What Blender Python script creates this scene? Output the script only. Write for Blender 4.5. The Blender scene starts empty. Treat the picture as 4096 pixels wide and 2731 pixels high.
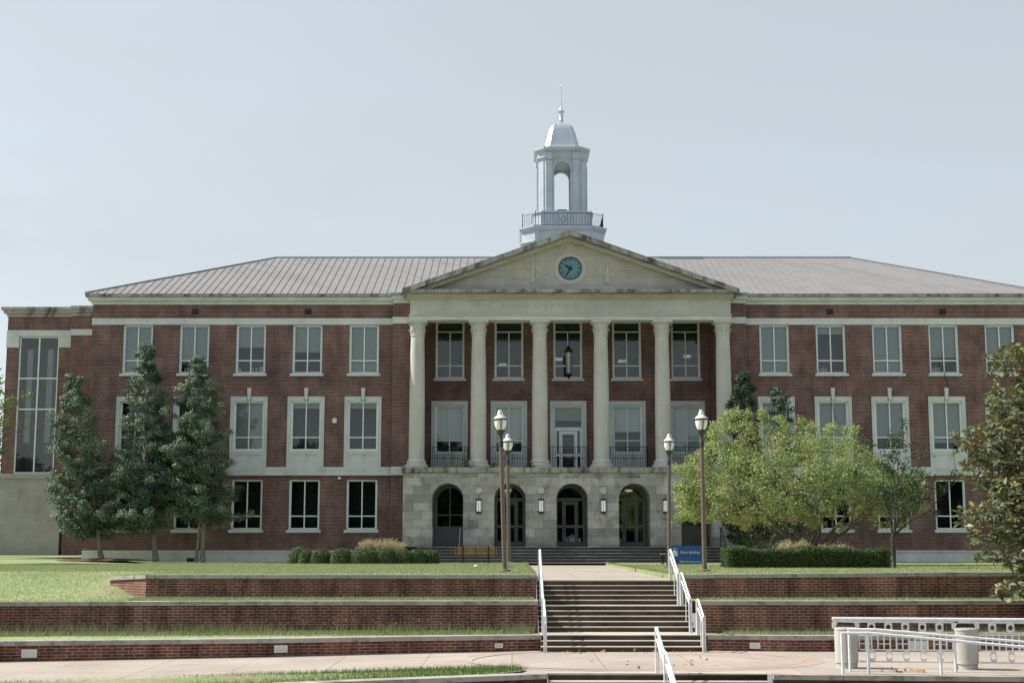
import bpy, math, random
import numpy as np
from mathutils import Vector
R = math.radians
random.seed(7)
rng = np.random.default_rng(11)
sc = bpy.context.scene
col = sc.collection

# ------------------------------------------------------------------ camera
cd = bpy.data.cameras.new('camera'); cam = bpy.data.objects.new('camera', cd); col.objects.link(cam)
cam.location = (0, 0, 0.70); cam.rotation_euler = (R(90 + 8.24), 0, 0)
cd.lens = 50; cd.sensor_width = 36; cd.clip_start = 0.1; cd.clip_end = 6000
sc.camera = cam

# ------------------------------------------------------------------ sky and sun
SUN_EL, SUN_AZ = R(45), R(11)            # sun stands to the left, a little behind the facade
w = bpy.data.worlds.new("World"); sc.world = w; w.use_nodes = True
nt = w.node_tree
sky = nt.nodes.new('ShaderNodeTexSky'); sky.sky_type = 'NISHITA'; sky.sun_disc = False
sky.sun_elevation = SUN_EL; sky.sun_rotation = R(-90) + SUN_AZ
sky.air_density = 1.0; sky.dust_density = 1.6; sky.ozone_density = 1.5; sky.altitude = 100
hs_ = nt.nodes.new('ShaderNodeHueSaturation'); hs_.inputs['Saturation'].default_value = .45
nt.links.new(sky.outputs[0], hs_.inputs['Color']); tn_ = nt.nodes.new('ShaderNodeMix'); tn_.data_type = 'RGBA'; tn_.blend_type = 'MULTIPLY'; tn_.inputs[0].default_value = 1; tn_.inputs[7].default_value = (.95, 1, .99, 1)
vl_ = nt.nodes.new('ShaderNodeMix'); vl_.data_type = 'RGBA'; vl_.inputs[0].default_value = .60; vl_.inputs[7].default_value = (3.0, 3.22, 3.38, 1)   # pale summer haze over the sky
nt.links.new(hs_.outputs[0], tn_.inputs[6]); nt.links.new(tn_.outputs[2], vl_.inputs[6]); nt.links.new(vl_.outputs[2], nt.nodes['Background'].inputs[0])
nt.nodes['Background'].inputs[1].default_value = 0.15
sd = bpy.data.lights.new('sun', 'SUN'); so = bpy.data.objects.new('sun', sd); col.objects.link(so)
sd.energy = 5.0; sd.angle = R(0.53); sd.color = (1, 0.94, 0.85)
sdir = Vector((-math.cos(SUN_EL) * math.cos(SUN_AZ), math.cos(SUN_EL) * math.sin(SUN_AZ), math.sin(SUN_EL)))
so.rotation_euler = (-sdir).to_track_quat('-Z', 'Y').to_euler(); so.location = (-40, 40, 60)
tcw = nt.nodes.new('ShaderNodeTexCoord'); mpw = nt.nodes.new('ShaderNodeMapping'); mpw.inputs['Scale'].default_value = (1.6, 1.6, 5)
nzw = nt.nodes.new('ShaderNodeTexNoise'); nzw.inputs['Scale'].default_value = 2.2; nzw.inputs['Detail'].default_value = 6
mrw = nt.nodes.new('ShaderNodeMapRange'); mrw.inputs[1].default_value = .35; mrw.inputs[2].default_value = .75; mrw.inputs[3].default_value = .52; mrw.inputs[4].default_value = .78
nt.links.new(tcw.outputs['Generated'], mpw.inputs[0]); nt.links.new(mpw.outputs[0], nzw.inputs['Vector']); nt.links.new(nzw.outputs['Fac'], mrw.inputs[0]); nt.links.new(mrw.outputs[0], vl_.inputs[0])
vs = sc.view_settings; vs.view_transform = 'Standard'; vs.look = 'None'; vs.exposure = 0.40; vs.gamma = 1.0

# ------------------------------------------------------------------ mesh helpers
class MB:
    def __init__(s): s.v = []; s.f = []; s.m = []; s.cur = 0
    def add(s, vs_, fs):
        o = len(s.v); s.v += [tuple(p) for p in vs_]
        for f in fs: s.f.append([i + o for i in f]); s.m.append(s.cur)
        return s
    def box(s, x0, x1, y0, y1, z0, z1):
        return s.add([(x0,y0,z0),(x1,y0,z0),(x1,y1,z0),(x0,y1,z0),(x0,y0,z1),(x1,y0,z1),(x1,y1,z1),(x0,y1,z1)],
                     [(0,3,2,1),(4,5,6,7),(0,1,5,4),(1,2,6,5),(2,3,7,6),(3,0,4,7)])
    def quad(s, a, b, c, d): return s.add([a,b,c,d], [(0,1,2,3)])
    def _prism(s, A, B):
        n = len(A)
        return s.add(A + B, [list(range(n)), list(range(2*n-1, n-1, -1))] + [(i, i+n, (i+1) % n + n, (i+1) % n) for i in range(n)])
    def prism(s, p, y0, y1): return s._prism([(x,y0,z) for x,z in p], [(x,y1,z) for x,z in p])
    def prismx(s, p, x0, x1): return s._prism([(x0,y,z) for y,z in p], [(x1,y,z) for y,z in p])
    def prismz(s, p, z0, z1): return s._prism([(x,y,z0) for x,y in p], [(x,y,z1) for x,y in p])
    def loft(s, rings, cap=True):
        n = len(rings[0]); o = []
        for r in rings: o += r
        fs = []
        for k in range(len(rings)-1):
            for i in range(n): j = (i+1) % n; fs.append((k*n+i, k*n+j, k*n+n+j, k*n+n+i))
        if cap: fs += [list(range(n))[::-1], [len(o)-n+i for i in range(n)]]
        return s.add(o, fs)
    def lathe(s, prof, c=(0,0), n=20):
        return s.loft([[(c[0]+r*math.cos(2*math.pi*i/n), c[1]+r*math.sin(2*math.pi*i/n), z) for i in range(n)] for r, z in prof])
    def tube(s, pts, rad, n=8):
        pts = [Vector(p) for p in pts]
        if not hasattr(rad, '__len__'): rad = [rad]*len(pts)
        rings = []
        for i, p in enumerate(pts):
            d = (pts[min(i+1, len(pts)-1)] - pts[max(i-1, 0)]).normalized()
            a = d.cross(Vector((0,0,1)))
            if a.length < 1e-3: a = d.cross(Vector((0,1,0)))
            a.normalize(); b = d.cross(a)
            rings.append([tuple(p + (a*math.cos(2*math.pi*k/n) + b*math.sin(2*math.pi*k/n))*rad[i]) for k in range(n)])
        return s.loft(rings)
    def build(s, name, mats, parent=None, world=True, smooth=None):
        me = bpy.data.meshes.new(name)
        off = Vector((0,0,0))
        if parent is not None and world:
            p = parent
            while p is not None: off += p.location; p = p.parent
        me.from_pydata([(x-off.x, y-off.y, z-off.z) for x,y,z in s.v], [], s.f)
        for m in (mats if isinstance(mats, (list, tuple)) else [mats]): me.materials.append(m)
        me.polygons.foreach_set('material_index', s.m)
        import bmesh
        bm = bmesh.new(); bm.from_mesh(me); bmesh.ops.recalc_face_normals(bm, faces=bm.faces); bm.to_mesh(me); bm.free()
        if smooth:
            me.shade_smooth(); me.set_sharp_from_angle(angle=R(smooth))
        o = bpy.data.objects.new(name, me); col.objects.link(o)
        if parent is not None: o.parent = parent
        return o
def tag(o, label=None, cat=None, group=None, kind=None):
    if label: o['label'] = label
    if cat: o['category'] = cat
    if group: o['group'] = group
    if kind: o['kind'] = kind
    return o
def empty(name, loc, label, cat, group=None, rz=0):
    o = bpy.data.objects.new(name, None); col.objects.link(o); o.location = loc; o.rotation_euler.z = rz
    o.empty_display_size = .3
    return tag(o, label, cat, group)
def dup(o, parent=None, loc=None, label=None):
    c = o.copy(); col.objects.link(c)
    if parent is not None: c.parent = parent
    if loc is not None: c.location = loc
    if label: c['label'] = label
    for ch in list(o.children): dup(ch, c)
    return c
def arc(cx, cz, r, a0, a1, n):
    return [(cx + r*math.cos(a0+(a1-a0)*i/n), cz + r*math.sin(a0+(a1-a0)*i/n)) for i in range(n+1)]

# ------------------------------------------------------------------ materials
def newmat(name):
    m = bpy.data.materials.new(name); m.use_nodes = True
    return m, m.node_tree, m.node_tree.nodes['Principled BSDF']
def node(nt, t, ins=None, **kw):
    n = nt.nodes.new(t)
    for k, v in kw.items(): setattr(n, k, v)
    for k, v in (ins or {}).items():
        s = n.inputs[k]
        if hasattr(v, 'is_output'): nt.links.new(v, s)
        else: s.default_value = v
    return n
def c4(c): return (c[0], c[1], c[2], 1)
def ramp(nt, fac, stops, interp='LINEAR'):
    n = nt.nodes.new('ShaderNodeValToRGB'); n.color_ramp.interpolation = interp
    e = n.color_ramp.elements
    while len(e) < len(stops): e.new(.5)
    for i, (p, c) in enumerate(stops): e[i].position = p; e[i].color = c4(c) if hasattr(c, '__len__') else (c, c, c, 1)
    nt.links.new(fac, n.inputs[0]); return n.outputs[0]
def mul(nt, a, b, fac=1.0, t='MULTIPLY'):
    n = nt.nodes.new('ShaderNodeMix'); n.data_type = 'RGBA'; n.blend_type = t
    if hasattr(fac, 'is_output'): nt.links.new(fac, n.inputs[0])
    else: n.inputs[0].default_value = fac
    for s, v in ((n.inputs[6], a), (n.inputs[7], b)):
        if hasattr(v, 'is_output'): nt.links.new(v, s)
        else: s.default_value = c4(v)
    return n.outputs[2]
def coords(nt, sx=1, sz=1, oy=0, yk=1):
    tc = nt.nodes.new('ShaderNodeTexCoord')
    sp = node(nt, 'ShaderNodeSeparateXYZ', {0: tc.outputs['Object']})
    ad = node(nt, 'ShaderNodeMath', {0: sp.outputs[1], 1: yk, 2: sp.outputs[0]}, operation='MULTIPLY_ADD')
    a = node(nt, 'ShaderNodeMath', {0: ad.outputs[0], 1: sx}, operation='MULTIPLY')
    b = node(nt, 'ShaderNodeMath', {0: sp.outputs[2], 1: sz}, operation='MULTIPLY')
    return node(nt, 'ShaderNodeCombineXYZ', {0: a.outputs[0], 1: b.outputs[0], 2: oy}).outputs[0], tc.outputs['Object'], sp
def noise(nt, vec, scale, detail=4, rough=.6):
    return node(nt, 'ShaderNodeTexNoise', {'Vector': vec, 'Scale': scale, 'Detail': detail, 'Roughness': rough}).outputs['Fac']
def plain(name, c, rough=.7, var=.12, scale=3, metal=0, spec=.5, bump=0):
    m, nt, p = newmat(name)
    tc = nt.nodes.new('ShaderNodeTexCoord')
    f = noise(nt, tc.outputs['Object'], scale, 5)
    g = ramp(nt, f, [(.25, 1-var), (.75, 1+var*.6)])
    nt.links.new(mul(nt, c, g), p.inputs['Base Color'])
    p.inputs['Roughness'].default_value = rough; p.inputs['Metallic'].default_value = metal
    p.inputs['Specular IOR Level'].default_value = spec
    if bump:
        b = node(nt, 'ShaderNodeBump', {'Height': noise(nt, tc.outputs['Object'], scale*8, 6), 'Strength': bump, 'Distance': .02})
        nt.links.new(b.outputs[0], p.inputs['Normal'])
    return m
def brick(name, cols, mortar, bw=.2125, bh=.0677, ms=.011, stain=0, vertical=False, big=.18, yk=1):
    m, nt, p = newmat(name)
    v, ob, sp = coords(nt, yk=yk)
    if vertical:
        s2 = node(nt, 'ShaderNodeSeparateXYZ', {0: v}); v = node(nt, 'ShaderNodeCombineXYZ', {0: s2.outputs[1], 1: s2.outputs[0]}).outputs[0]
    b = nt.nodes.new('ShaderNodeTexBrick'); b.offset = 0.0 if vertical else .5
    nt.links.new(v, b.inputs['Vector'])
    for k, x in (('Scale', 1), ('Brick Width', bw), ('Row Height', bh), ('Mortar Size', ms), ('Mortar Smooth', .2), ('Bias', 0)): b.inputs[k].default_value = x
    b.inputs['Color1'].default_value = (0,0,0,1); b.inputs['Color2'].default_value = (1,1,1,1); b.inputs['Mortar'].default_value = (0,0,0,1)
    n = len(cols)
    c = ramp(nt, b.outputs['Color'], [(i/n, cc) for i, cc in enumerate(cols)], 'CONSTANT')
    fine = ramp(nt, noise(nt, ob, 25, 3), [(.3, .8), (.7, 1.15)])
    c = mul(nt, c, fine)
    c = mul(nt, c, c4(mortar), b.outputs['Fac'], 'MIX')
    f = ramp(nt, noise(nt, v, big*4, 5), [(.3, 1-big*1.4), (.7, 1+big)])
    c = mul(nt, c, f)
    if stain:
        v2, _, _ = coords(nt, 2.2, .35)
        st = ramp(nt, noise(nt, v2, 1.0, 6, .65), [(.42, (1,1,1)), (.62, (1-stain, 1-stain, 1-stain*1.02))])
        c = mul(nt, c, st)
        st2 = ramp(nt, noise(nt, v, .45, 3, .5), [(.4, (1,1,1)), (.7, (1-stain*.5,)*3)])
        c = mul(nt, c, st2)
    nt.links.new(c, p.inputs['Base Color']); p.inputs['Roughness'].default_value = .9
    p.inputs['Specular IOR Level'].default_value = .2
    bp = node(nt, 'ShaderNodeBump', {'Height': b.outputs['Fac'], 'Strength': .6, 'Distance': .008}, invert=True)
    nt.links.new(bp.outputs[0], p.inputs['Normal'])
    return m
def stone(name, c, bw=None, bh=.4, joint=.55, stain=0, var=.14, sx=1.0, sz=.35, tint=.12, st_lo=.5, warm=None):
    m, nt, p = newmat(name)
    v, ob, sp = coords(nt)
    base = c4(c)
    if bw:
        b = nt.nodes.new('ShaderNodeTexBrick'); nt.links.new(v, b.inputs['Vector'])
        for k, x in (('Scale', 1), ('Brick Width', bw), ('Row Height', bh), ('Mortar Size', .008), ('Mortar Smooth', .3), ('Bias', 0)): b.inputs[k].default_value = x
        b.inputs['Color1'].default_value = (1-tint,1-tint,1-tint,1); b.inputs['Color2'].default_value = (1+tint*.5,1+tint*.45,1+tint*.4,1)
        b.inputs['Mortar'].default_value = (joint, joint*.97, joint*.93, 1)
        base = mul(nt, c, b.outputs['Color'])
    f = ramp(nt, noise(nt, ob, 1.1, 7, .65), [(.28, 1-var), (.72, 1+var*.5)])
    base = mul(nt, base, f)
    if warm:
        base = mul(nt, base, warm, ramp(nt, noise(nt, ob, .8, 4), [(.45, 0), (.7, .8)]))
    if stain:
        v2, _, _ = coords(nt, sx, sz, 3.3)
        st = ramp(nt, noise(nt, v2, 1.6, 7, .7), [(st_lo, (1,1,1)), (st_lo+.17, (1-stain, 1-stain, 1-stain*.98))])
        base = mul(nt, base, st)
    nt.links.new(base, p.inputs['Base Color']); p.inputs['Roughness'].default_value = .85
    p.inputs['Specular IOR Level'].default_value = .25
    bp = node(nt, 'ShaderNodeBump', {'Height': noise(nt, ob, 22, 5), 'Strength': .15, 'Distance': .01})
    nt.links.new(bp.outputs[0], p.inputs['Normal'])
    return m
def foliage(name, stops, rough=.5, trans=.25, spec=.4, back=None):
    m, nt, p = newmat(name)
    a = node(nt, 'ShaderNodeAttribute', attribute_name='rnd')
    c = ramp(nt, a.outputs['Fac'], stops)
    if back:
        g = nt.nodes.new('ShaderNodeNewGeometry'); c = mul(nt, c, back, g.outputs['Backfacing'], 'MIX')
    nt.links.new(c, p.inputs['Base Color']); p.inputs['Roughness'].default_value = rough
    p.inputs['Specular IOR Level'].default_value = spec
    t = nt.nodes.new('ShaderNodeBsdfTranslucent'); nt.links.new(c, t.inputs['Color'])
    mx = node(nt, 'ShaderNodeMixShader', {0: trans, 1: p.outputs[0], 2: t.outputs[0]})
    nt.links.new(mx.outputs[0], nt.nodes['Material Output'].inputs['Surface'])
    return m
def glass(name, tint=.92, spots=False, refl=1.0):
    m, nt, p = newmat(name); nt.nodes.remove(p)
    tr = node(nt, 'ShaderNodeBsdfTransparent', {'Color': (tint*.9, tint*.98, tint, 1)})
    gl = node(nt, 'ShaderNodeBsdfGlossy', {'Color': (refl, refl, refl, 1), 'Roughness': .015})
    fr = node(nt, 'ShaderNodeFresnel', {'IOR': 1.75})
    mx = node(nt, 'ShaderNodeMixShader', {0: fr.outputs[0], 1: tr.outputs[0], 2: gl.outputs[0]})
    out = mx.outputs[0]
    tc = nt.nodes.new('ShaderNodeTexCoord')
    bp = node(nt, 'ShaderNodeBump', {'Height': noise(nt, tc.outputs['Object'], .7, 1), 'Strength': .10, 'Distance': .03})
    nt.links.new(bp.outputs[0], gl.inputs['Normal'])
    if spots:
        vo = node(nt, 'ShaderNodeTexVoronoi', {'Vector': tc.outputs['Object'], 'Scale': 9.0})
        f = node(nt, 'ShaderNodeMath', {0: vo.outputs['Distance'], 1: .24}, operation='LESS_THAN')
        g = node(nt, 'ShaderNodeMath', {0: noise(nt, tc.outputs['Object'], 3.0, 3), 1: .5}, operation='GREATER_THAN')
        h = node(nt, 'ShaderNodeMath', {0: f.outputs[0], 1: g.outputs[0]}, operation='MULTIPLY')
        d = node(nt, 'ShaderNodeBsdfDiffuse', {'Color': (.05, .05, .045, 1)})
        out = node(nt, 'ShaderNodeMixShader', {0: h.outputs[0], 1: out, 2: d.outputs[0]}).outputs[0]
    nt.links.new(out, nt.nodes['Material Output'].inputs['Surface'])
    return m
def slab(name, c):
    m, nt, p = newmat(name)
    tc = nt.nodes.new('ShaderNodeTexCoord')
    b = nt.nodes.new('ShaderNodeTexBrick'); b.offset = 0; nt.links.new(tc.outputs['Object'], b.inputs['Vector'])
    for k, x in (('Scale', 1), ('Brick Width', 1.85), ('Row Height', 1.6), ('Mortar Size', .012), ('Mortar Smooth', .4)): b.inputs[k].default_value = x
    b.inputs['Color1'].default_value = (.95,.95,.95,1); b.inputs['Color2'].default_value = (1.04,1.03,1.02,1); b.inputs['Mortar'].default_value = (.55,.53,.5,1)
    k = mul(nt, c, b.outputs['Color'])
    k = mul(nt, k, ramp(nt, noise(nt, tc.outputs['Object'], .5, 7, .65), [(.3, .8), (.7, 1.08)]))
    k = mul(nt, k, ramp(nt, noise(nt, tc.outputs['Object'], 14, 5, .7), [(.3, .9), (.7, 1.06)]))
    k = mul(nt, k, ramp(nt, noise(nt, tc.outputs['Object'], 3.1, 3, .5), [(.66, (1,1,1)), (.72, (.8,.78,.75))]))
    nt.links.new(k, p.inputs['Base Color']); p.inputs['Roughness'].default_value = .92; p.inputs['Specular IOR Level'].default_value = .2
    bp = node(nt, 'ShaderNodeBump', {'Height': noise(nt, tc.outputs['Object'], 40, 5), 'Strength': .2, 'Distance': .01}); nt.links.new(bp.outputs[0], p.inputs['Normal'])
    return m
M = {}
REDS = [(.175,.05,.046),(.205,.058,.05),(.155,.046,.045),(.225,.068,.056),(.185,.054,.05),(.135,.044,.048),(.215,.064,.057),(.165,.052,.05),(.09,.064,.078),(.19,.055,.051),(.105,.075,.088),(.175,.052,.048)]
M['brick'] = brick('red_brick', REDS, (.32,.29,.265), stain=.22, big=.26)
M['soldier'] = brick('soldier_brick', REDS, (.24,.21,.18), bw=.2125, vertical=True)
M['lowbrick'] = brick('garden_brick', [(.26,.078,.05),(.30,.092,.058),(.23,.072,.05),(.33,.108,.068),(.19,.064,.054),(.27,.084,.054)], (.36,.32,.28), stain=.55, big=.25, yk=-.5)
M['lime'] = stone('limestone', (.53,.53,.505), var=.1)
M['limeblock'] = stone('limestone_blocks', (.51,.505,.47), bw=1.0, bh=.4, joint=.62, tint=.1, warm=(.9,.84,.74))
M['frieze'] = stone('frieze_stone', (.55,.55,.52), bw=1.15, bh=8, joint=.7, tint=.07, stain=.12)
M['arcade'] = stone('arcade_stone', (.43,.425,.415), bw=.78, bh=.405, joint=.42, stain=.5, var=.28, tint=.34, sx=.8, sz=.5, st_lo=.52)
M['weather'] = stone('weathered_stone', (.39,.385,.36), bw=1.3, bh=9, joint=.55, stain=.75, sx=1.6, sz=.4, st_lo=.47)
M['trimstone'] = stone('trim_stone', (.64,.67,.67), bw=1.5, bh=9, joint=.8, tint=.05, stain=.15)
M['column'] = stone('column_stone', (.58,.575,.545), var=.14, warm=(.93,.90,.85), stain=.12, sx=2, sz=.2)
M['wingstone'] = stone('wing_stone', (.38,.375,.365), bw=1.25, bh=.62, joint=.84, tint=.08, var=.2, stain=.15)
M['frame'] = plain('window_frame_paint', (.76,.83,.84), .5, .06)
M['blind'] = plain('roller_blind', (.56,.57,.56), .9, .05)
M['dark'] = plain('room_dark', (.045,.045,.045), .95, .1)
M['interior'] = plain('room_walls', (.16,.16,.155), .95, .1)
M['glass'] = glass('window_glass')
M['spotglass'] = glass('spotted_glass', spots=True)
M['iron'] = plain('black_iron', (.03,.028,.034), .5, .1)
M['doorpaint'] = plain('door_paint', (.24,.275,.275), .5, .08)
M['roof'] = stone('standing_seam_roof', (.255,.252,.255), var=.1, stain=.14, sx=.9, sz=.25, st_lo=.46)
M['cupola'] = plain('cupola_paint', (.43,.50,.56), .45, .16, 1.5)
M['domemetal'] = plain('dome_metal', (.52,.58,.64), .32, .08, 1.2, metal=.5)
M['concrete'] = stone('concrete_cap', (.40,.385,.35), bw=2.2, bh=50, joint=.5, tint=.08, stain=.55, sx=2, sz=2, var=.2)
M['riser'] = stone('stained_shaded_riser', (.085,.058,.042), stain=.5, var=.35, sx=1.5, sz=3)  # moss-stained concrete, with the risers' shade also put into this dark brown
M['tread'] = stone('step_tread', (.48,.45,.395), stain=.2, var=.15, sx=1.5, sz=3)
M['darkstep'] = stone('entrance_step_stone', (.08,.088,.085), stain=.4, var=.3, bw=2.0, bh=40, joint=.6)
M['walk'] = slab('walk_concrete', (.41,.36,.315))
M['white'] = stone('white_paint', (.74,.76,.78), var=.1, stain=.18, sx=6, sz=2, st_lo=.5)
M['grille'] = plain('grille_metal', (.78,.79,.77), .5, .06)
M['bark'] = plain('bark', (.14,.12,.10), .95, .35, 5, bump=.5)
M['palebark'] = plain('pale_bark', (.26,.23,.20), .95, .3, 5, bump=.5)
M['polepaint'] = plain('brown_pole_paint', (.13,.098,.08), .5, .08)
M['lampmetal'] = plain('dark_bronze', (.035,.035,.03), .5, .2)
M['wood'] = plain('bench_wood', (.32,.175,.062), .6, .25, 6)
M['sign'] = plain('blue_sign', (.018,.075,.26), .5, .04)
M['signwhite'] = plain('sign_letters', (.62,.66,.66), .6, .03)
M['engrave'] = plain('engraved_letters', (.45,.435,.39), .9, .05)
M['engravedark'] = plain('arch_letters', (.07,.065,.06), .9, .05)
M['clockface'] = plain('clock_face', (.12,.27,.31), .35, .1, 2)
M['black'] = plain('black_metal', (.012,.012,.016), .5, .1)
M['lantern'] = plain('lantern_diffuser', (.84,.87,.89), .4, .03)
M['acrylic'] = plain('lamp_acrylic', (.84,.84,.79), .3, .05)
M['mulch'] = plain('mulch', (.10,.055,.035), .95, .4, 8)
M['bollard'] = plain('cast_concrete', (.44,.43,.40), .9, .16, 2.5, bump=.15)
M['lanternglass'] = plain('lantern_glass', (.5,.5,.48), .15, .2)
M['darkbark'] = plain('dark_bark', (.055,.047,.04), .95, .3, 5, bump=.4)
M['curtain'] = plain('curtain_cloth', (.26,.27,.28), .9, .08)
M['lantern'].node_tree.nodes['Principled BSDF'].inputs['Emission Color'].default_value = (.9,.97,1,1); M['lantern'].node_tree.nodes['Principled BSDF'].inputs['Emission Strength'].default_value = .16

# ------------------------------------------------------------------ the college building
CX = 2.9                                   # axis of the portico
FY = 71.0                                  # plane of the long brick front
B = empty('college_building', (CX, FY, 0), 'long three storey red brick college hall with stone portico and clock tower', 'building')

def wall_cells(mb, x0, x1, z0, z1, Y, holes, reveal=.22):
    xs = sorted({x0, x1} | {a for h in holes for a in h[:2]}); zs = sorted({z0, z1} | {a for h in holes for a in h[2:]})
    for i in range(len(xs)-1):
        for k in range(len(zs)-1):
            cx, cz = (xs[i]+xs[i+1])/2, (zs[k]+zs[k+1])/2
            if any(h[0] < cx < h[1] and h[2] < cz < h[3] for h in holes): continue
            mb.quad((xs[i],Y,zs[k]), (xs[i+1],Y,zs[k]), (xs[i+1],Y,zs[k+1]), (xs[i],Y,zs[k+1]))
    for a, b, c, d in holes:
        mb.quad((a,Y,c),(a,Y,d),(a,Y+reveal,d),(a,Y+reveal,c)); mb.quad((b,Y,c),(b,Y,d),(b,Y+reveal,d),(b,Y+reveal,c))
        mb.quad((a,Y,d),(b,Y,d),(b,Y+reveal,d),(a,Y+reveal,d)); mb.quad((a,Y,c),(b,Y,c),(b,Y+reveal,c),(a,Y+reveal,c))

LX = [CX - 10.36 - 2.855*k for k in range(5)]; RX = [CX + 10.34 + 2.845*k for k in range(5)]
WX = LX + RX
XL, XR = -21.2, 27.0
wl = MB()
for side in (-1, 1):
    xa, xb = (XL, CX - 8.87) if side < 0 else (CX + 8.85, XR)
    hs = []
    for x in (LX if side < 0 else RX):
        hs += [(x-.75, x+.75, 9.35, 11.83), (x-.92, x+.92, 4.67, 8.19), (x-.77, x+.77, 1.58, 4.05)]
    wall_cells(wl, xa, xb, 0, 12.9, FY, hs)
    # pier that flanks the portico
    pa, pb = (CX-8.87, CX-7.35) if side < 0 else (CX+7.35, CX+8.85)
    wall_cells(wl, pa, pb, 0, 12.9, FY-.4, [])
    xo = pa if side < 0 else pb; xi = pb if side < 0 else pa
    wl.quad((xo,FY-.4,0),(xo,FY,0),(xo,FY,12.9),(xo,FY-.4,12.9))
    wl.quad((xi,FY-.4,4.3),(xi,FY+2.2,4.3),(xi,FY+2.2,12.9),(xi,FY-.4,12.9))
    xe = XL if side < 0 else XR
    wl.quad((xe,FY,0),(xe,FY+15,0),(xe,FY+15,12.9),(xe,FY,12.9))
wl.quad((XL,FY+15,0),(XR,FY+15,0),(XR,FY+15,12.9),(XL,FY+15,12.9))
PY = FY + 2.2                               # wall behind the columns
PX = [CX + 3.06*k for k in range(-2, 3)]
hs = []
for x in PX: hs += [(x-.75, x+.75, 9.36, 12.36), (x-.94, x+.94, 4.5, 8.19)]
wall_cells(wl, CX-7.35, CX+7.35, 4.3, 12.5, PY, hs)
wl.build('brick_wall', M['brick'], B)

# recessed west wing
LW = MB()
wall_cells(LW, -26.9, -23.4, .5, 12.9, 75.0, [(-26.25, -24.12, 4.55, 11.84)])
LW.box(-23.4, XL, 74.65, 80, .3, 12.9)
LW.box(-26.9, -26.88, 75, 86, .5, 12.9)
LW.build('wing_wall', M['brick'], B)
g = MB(); g.box(-30.5, -23.6, 74.75, 75.6, .3, 4.28); g.box(-30.5, -23.55, 74.66, 75.5, 4.28, 4.54)
g.build('wing_base', M['wingstone'], B)
g = MB()
g.box(-26.93, -23.38, 74.96, 75.3, 11.84, 12.16); g.box(-26.93, -26.25, 74.965, 75.3, 11.23, 11.84); g.box(-24.12, -23.38, 74.965, 75.3, 11.23, 11.84)
g.box(-23.42, XL, 74.61, 74.9, 11.84, 12.16)
g.build('wing_lintel', M['trimstone'], B)
g = MB()
for x0, x1, y in ((-26.9, -23.4, 75.0), (-23.4, XL, 74.65)):
    e = .0 if x0 > -25 else 1
    g.box(x0-.05*e, x1+.04*e, y-.07, y+.4, 12.88, 13.06); g.box(x0-.2*e, x1+.1*e, y-.2, y+.5, 13.06, 13.22); g.box(x0-.3*e, x1+.12*e, y-.3, y+.5, 13.22, 13.38)
g.build('wing_cornice', M['weather'], B)
g = MB(); g.box(-26.9, XL, 75.35, 86, 13.3, 13.46); g.build('wing_roof', M['roof'], B)

# stone bands, belt course and plinth of the two brick fronts
for side in (-1, 1):
    tr = MB()
    xa, xb = (XL-.02, CX-8.87) if side < 0 else (CX+8.85, XR+.02)
    pa, pb = (CX-8.87-.03, CX-7.33) if side < 0 else (CX+7.33, CX+8.88)
    for x0, x1, y in ((xa, xb, FY), (pa, pb, FY-.4)):
        tr.box(x0, x1, y-.03, y+.1, 11.83, 12.16)
        tr.box(x0, x1, y-.12, y+.1, 4.25, 4.49)
        tr.box(x0, x1, y-.05, y-.003, 4.50, 4.67)
        if y == FY:
            tr.box(x0, x1, y-.09, y+.1, -.3, .48); tr.box(x0, x1, y-.13, y+.1, .48, .57)
    tr.box(*((XL-.03, XL+.1) if side < 0 else (XR-.1, XR+.03)), FY+.1, FY+15, 11.83, 12.16)
    tr.build('stone_band', M['trimstone'], B)
for side in (-1, 1):
    cn = MB(); cf = MB()
    xa, xb = (XL, CX-8.87) if side < 0 else (CX+8.85, XR)
    pa, pb = (CX-8.87, CX-7.9) if side < 0 else (CX+7.9, CX+8.85)
    for x0, x1, y, ends in ((xa, xb, FY, 1), (pa, pb, FY-.4, 0)):
        for dz0, dz1, pr, mb in ((12.86, 13.05, .06, cn), (13.05, 13.22, .22, cn), (13.22, 13.36, .33, cf)):
            l = x0 - (pr if (side < 0 and ends) else (pr*.35 if not ends and side < 0 else 0)); r = x1 + (pr if (side > 0 and ends) else (pr*.35 if not ends and side > 0 else 0))
            mb.box(l, r, y-pr, y+.6, dz0, dz1)
            if ends: mb.box(*((l, XL+.1) if side < 0 else (XR-.1, r)), y+.6, y+15.5, dz0, dz1)
    cn.build('cornice', M['trimstone'], B); cf.build('gutter_fascia', M['weather'], B)

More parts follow.
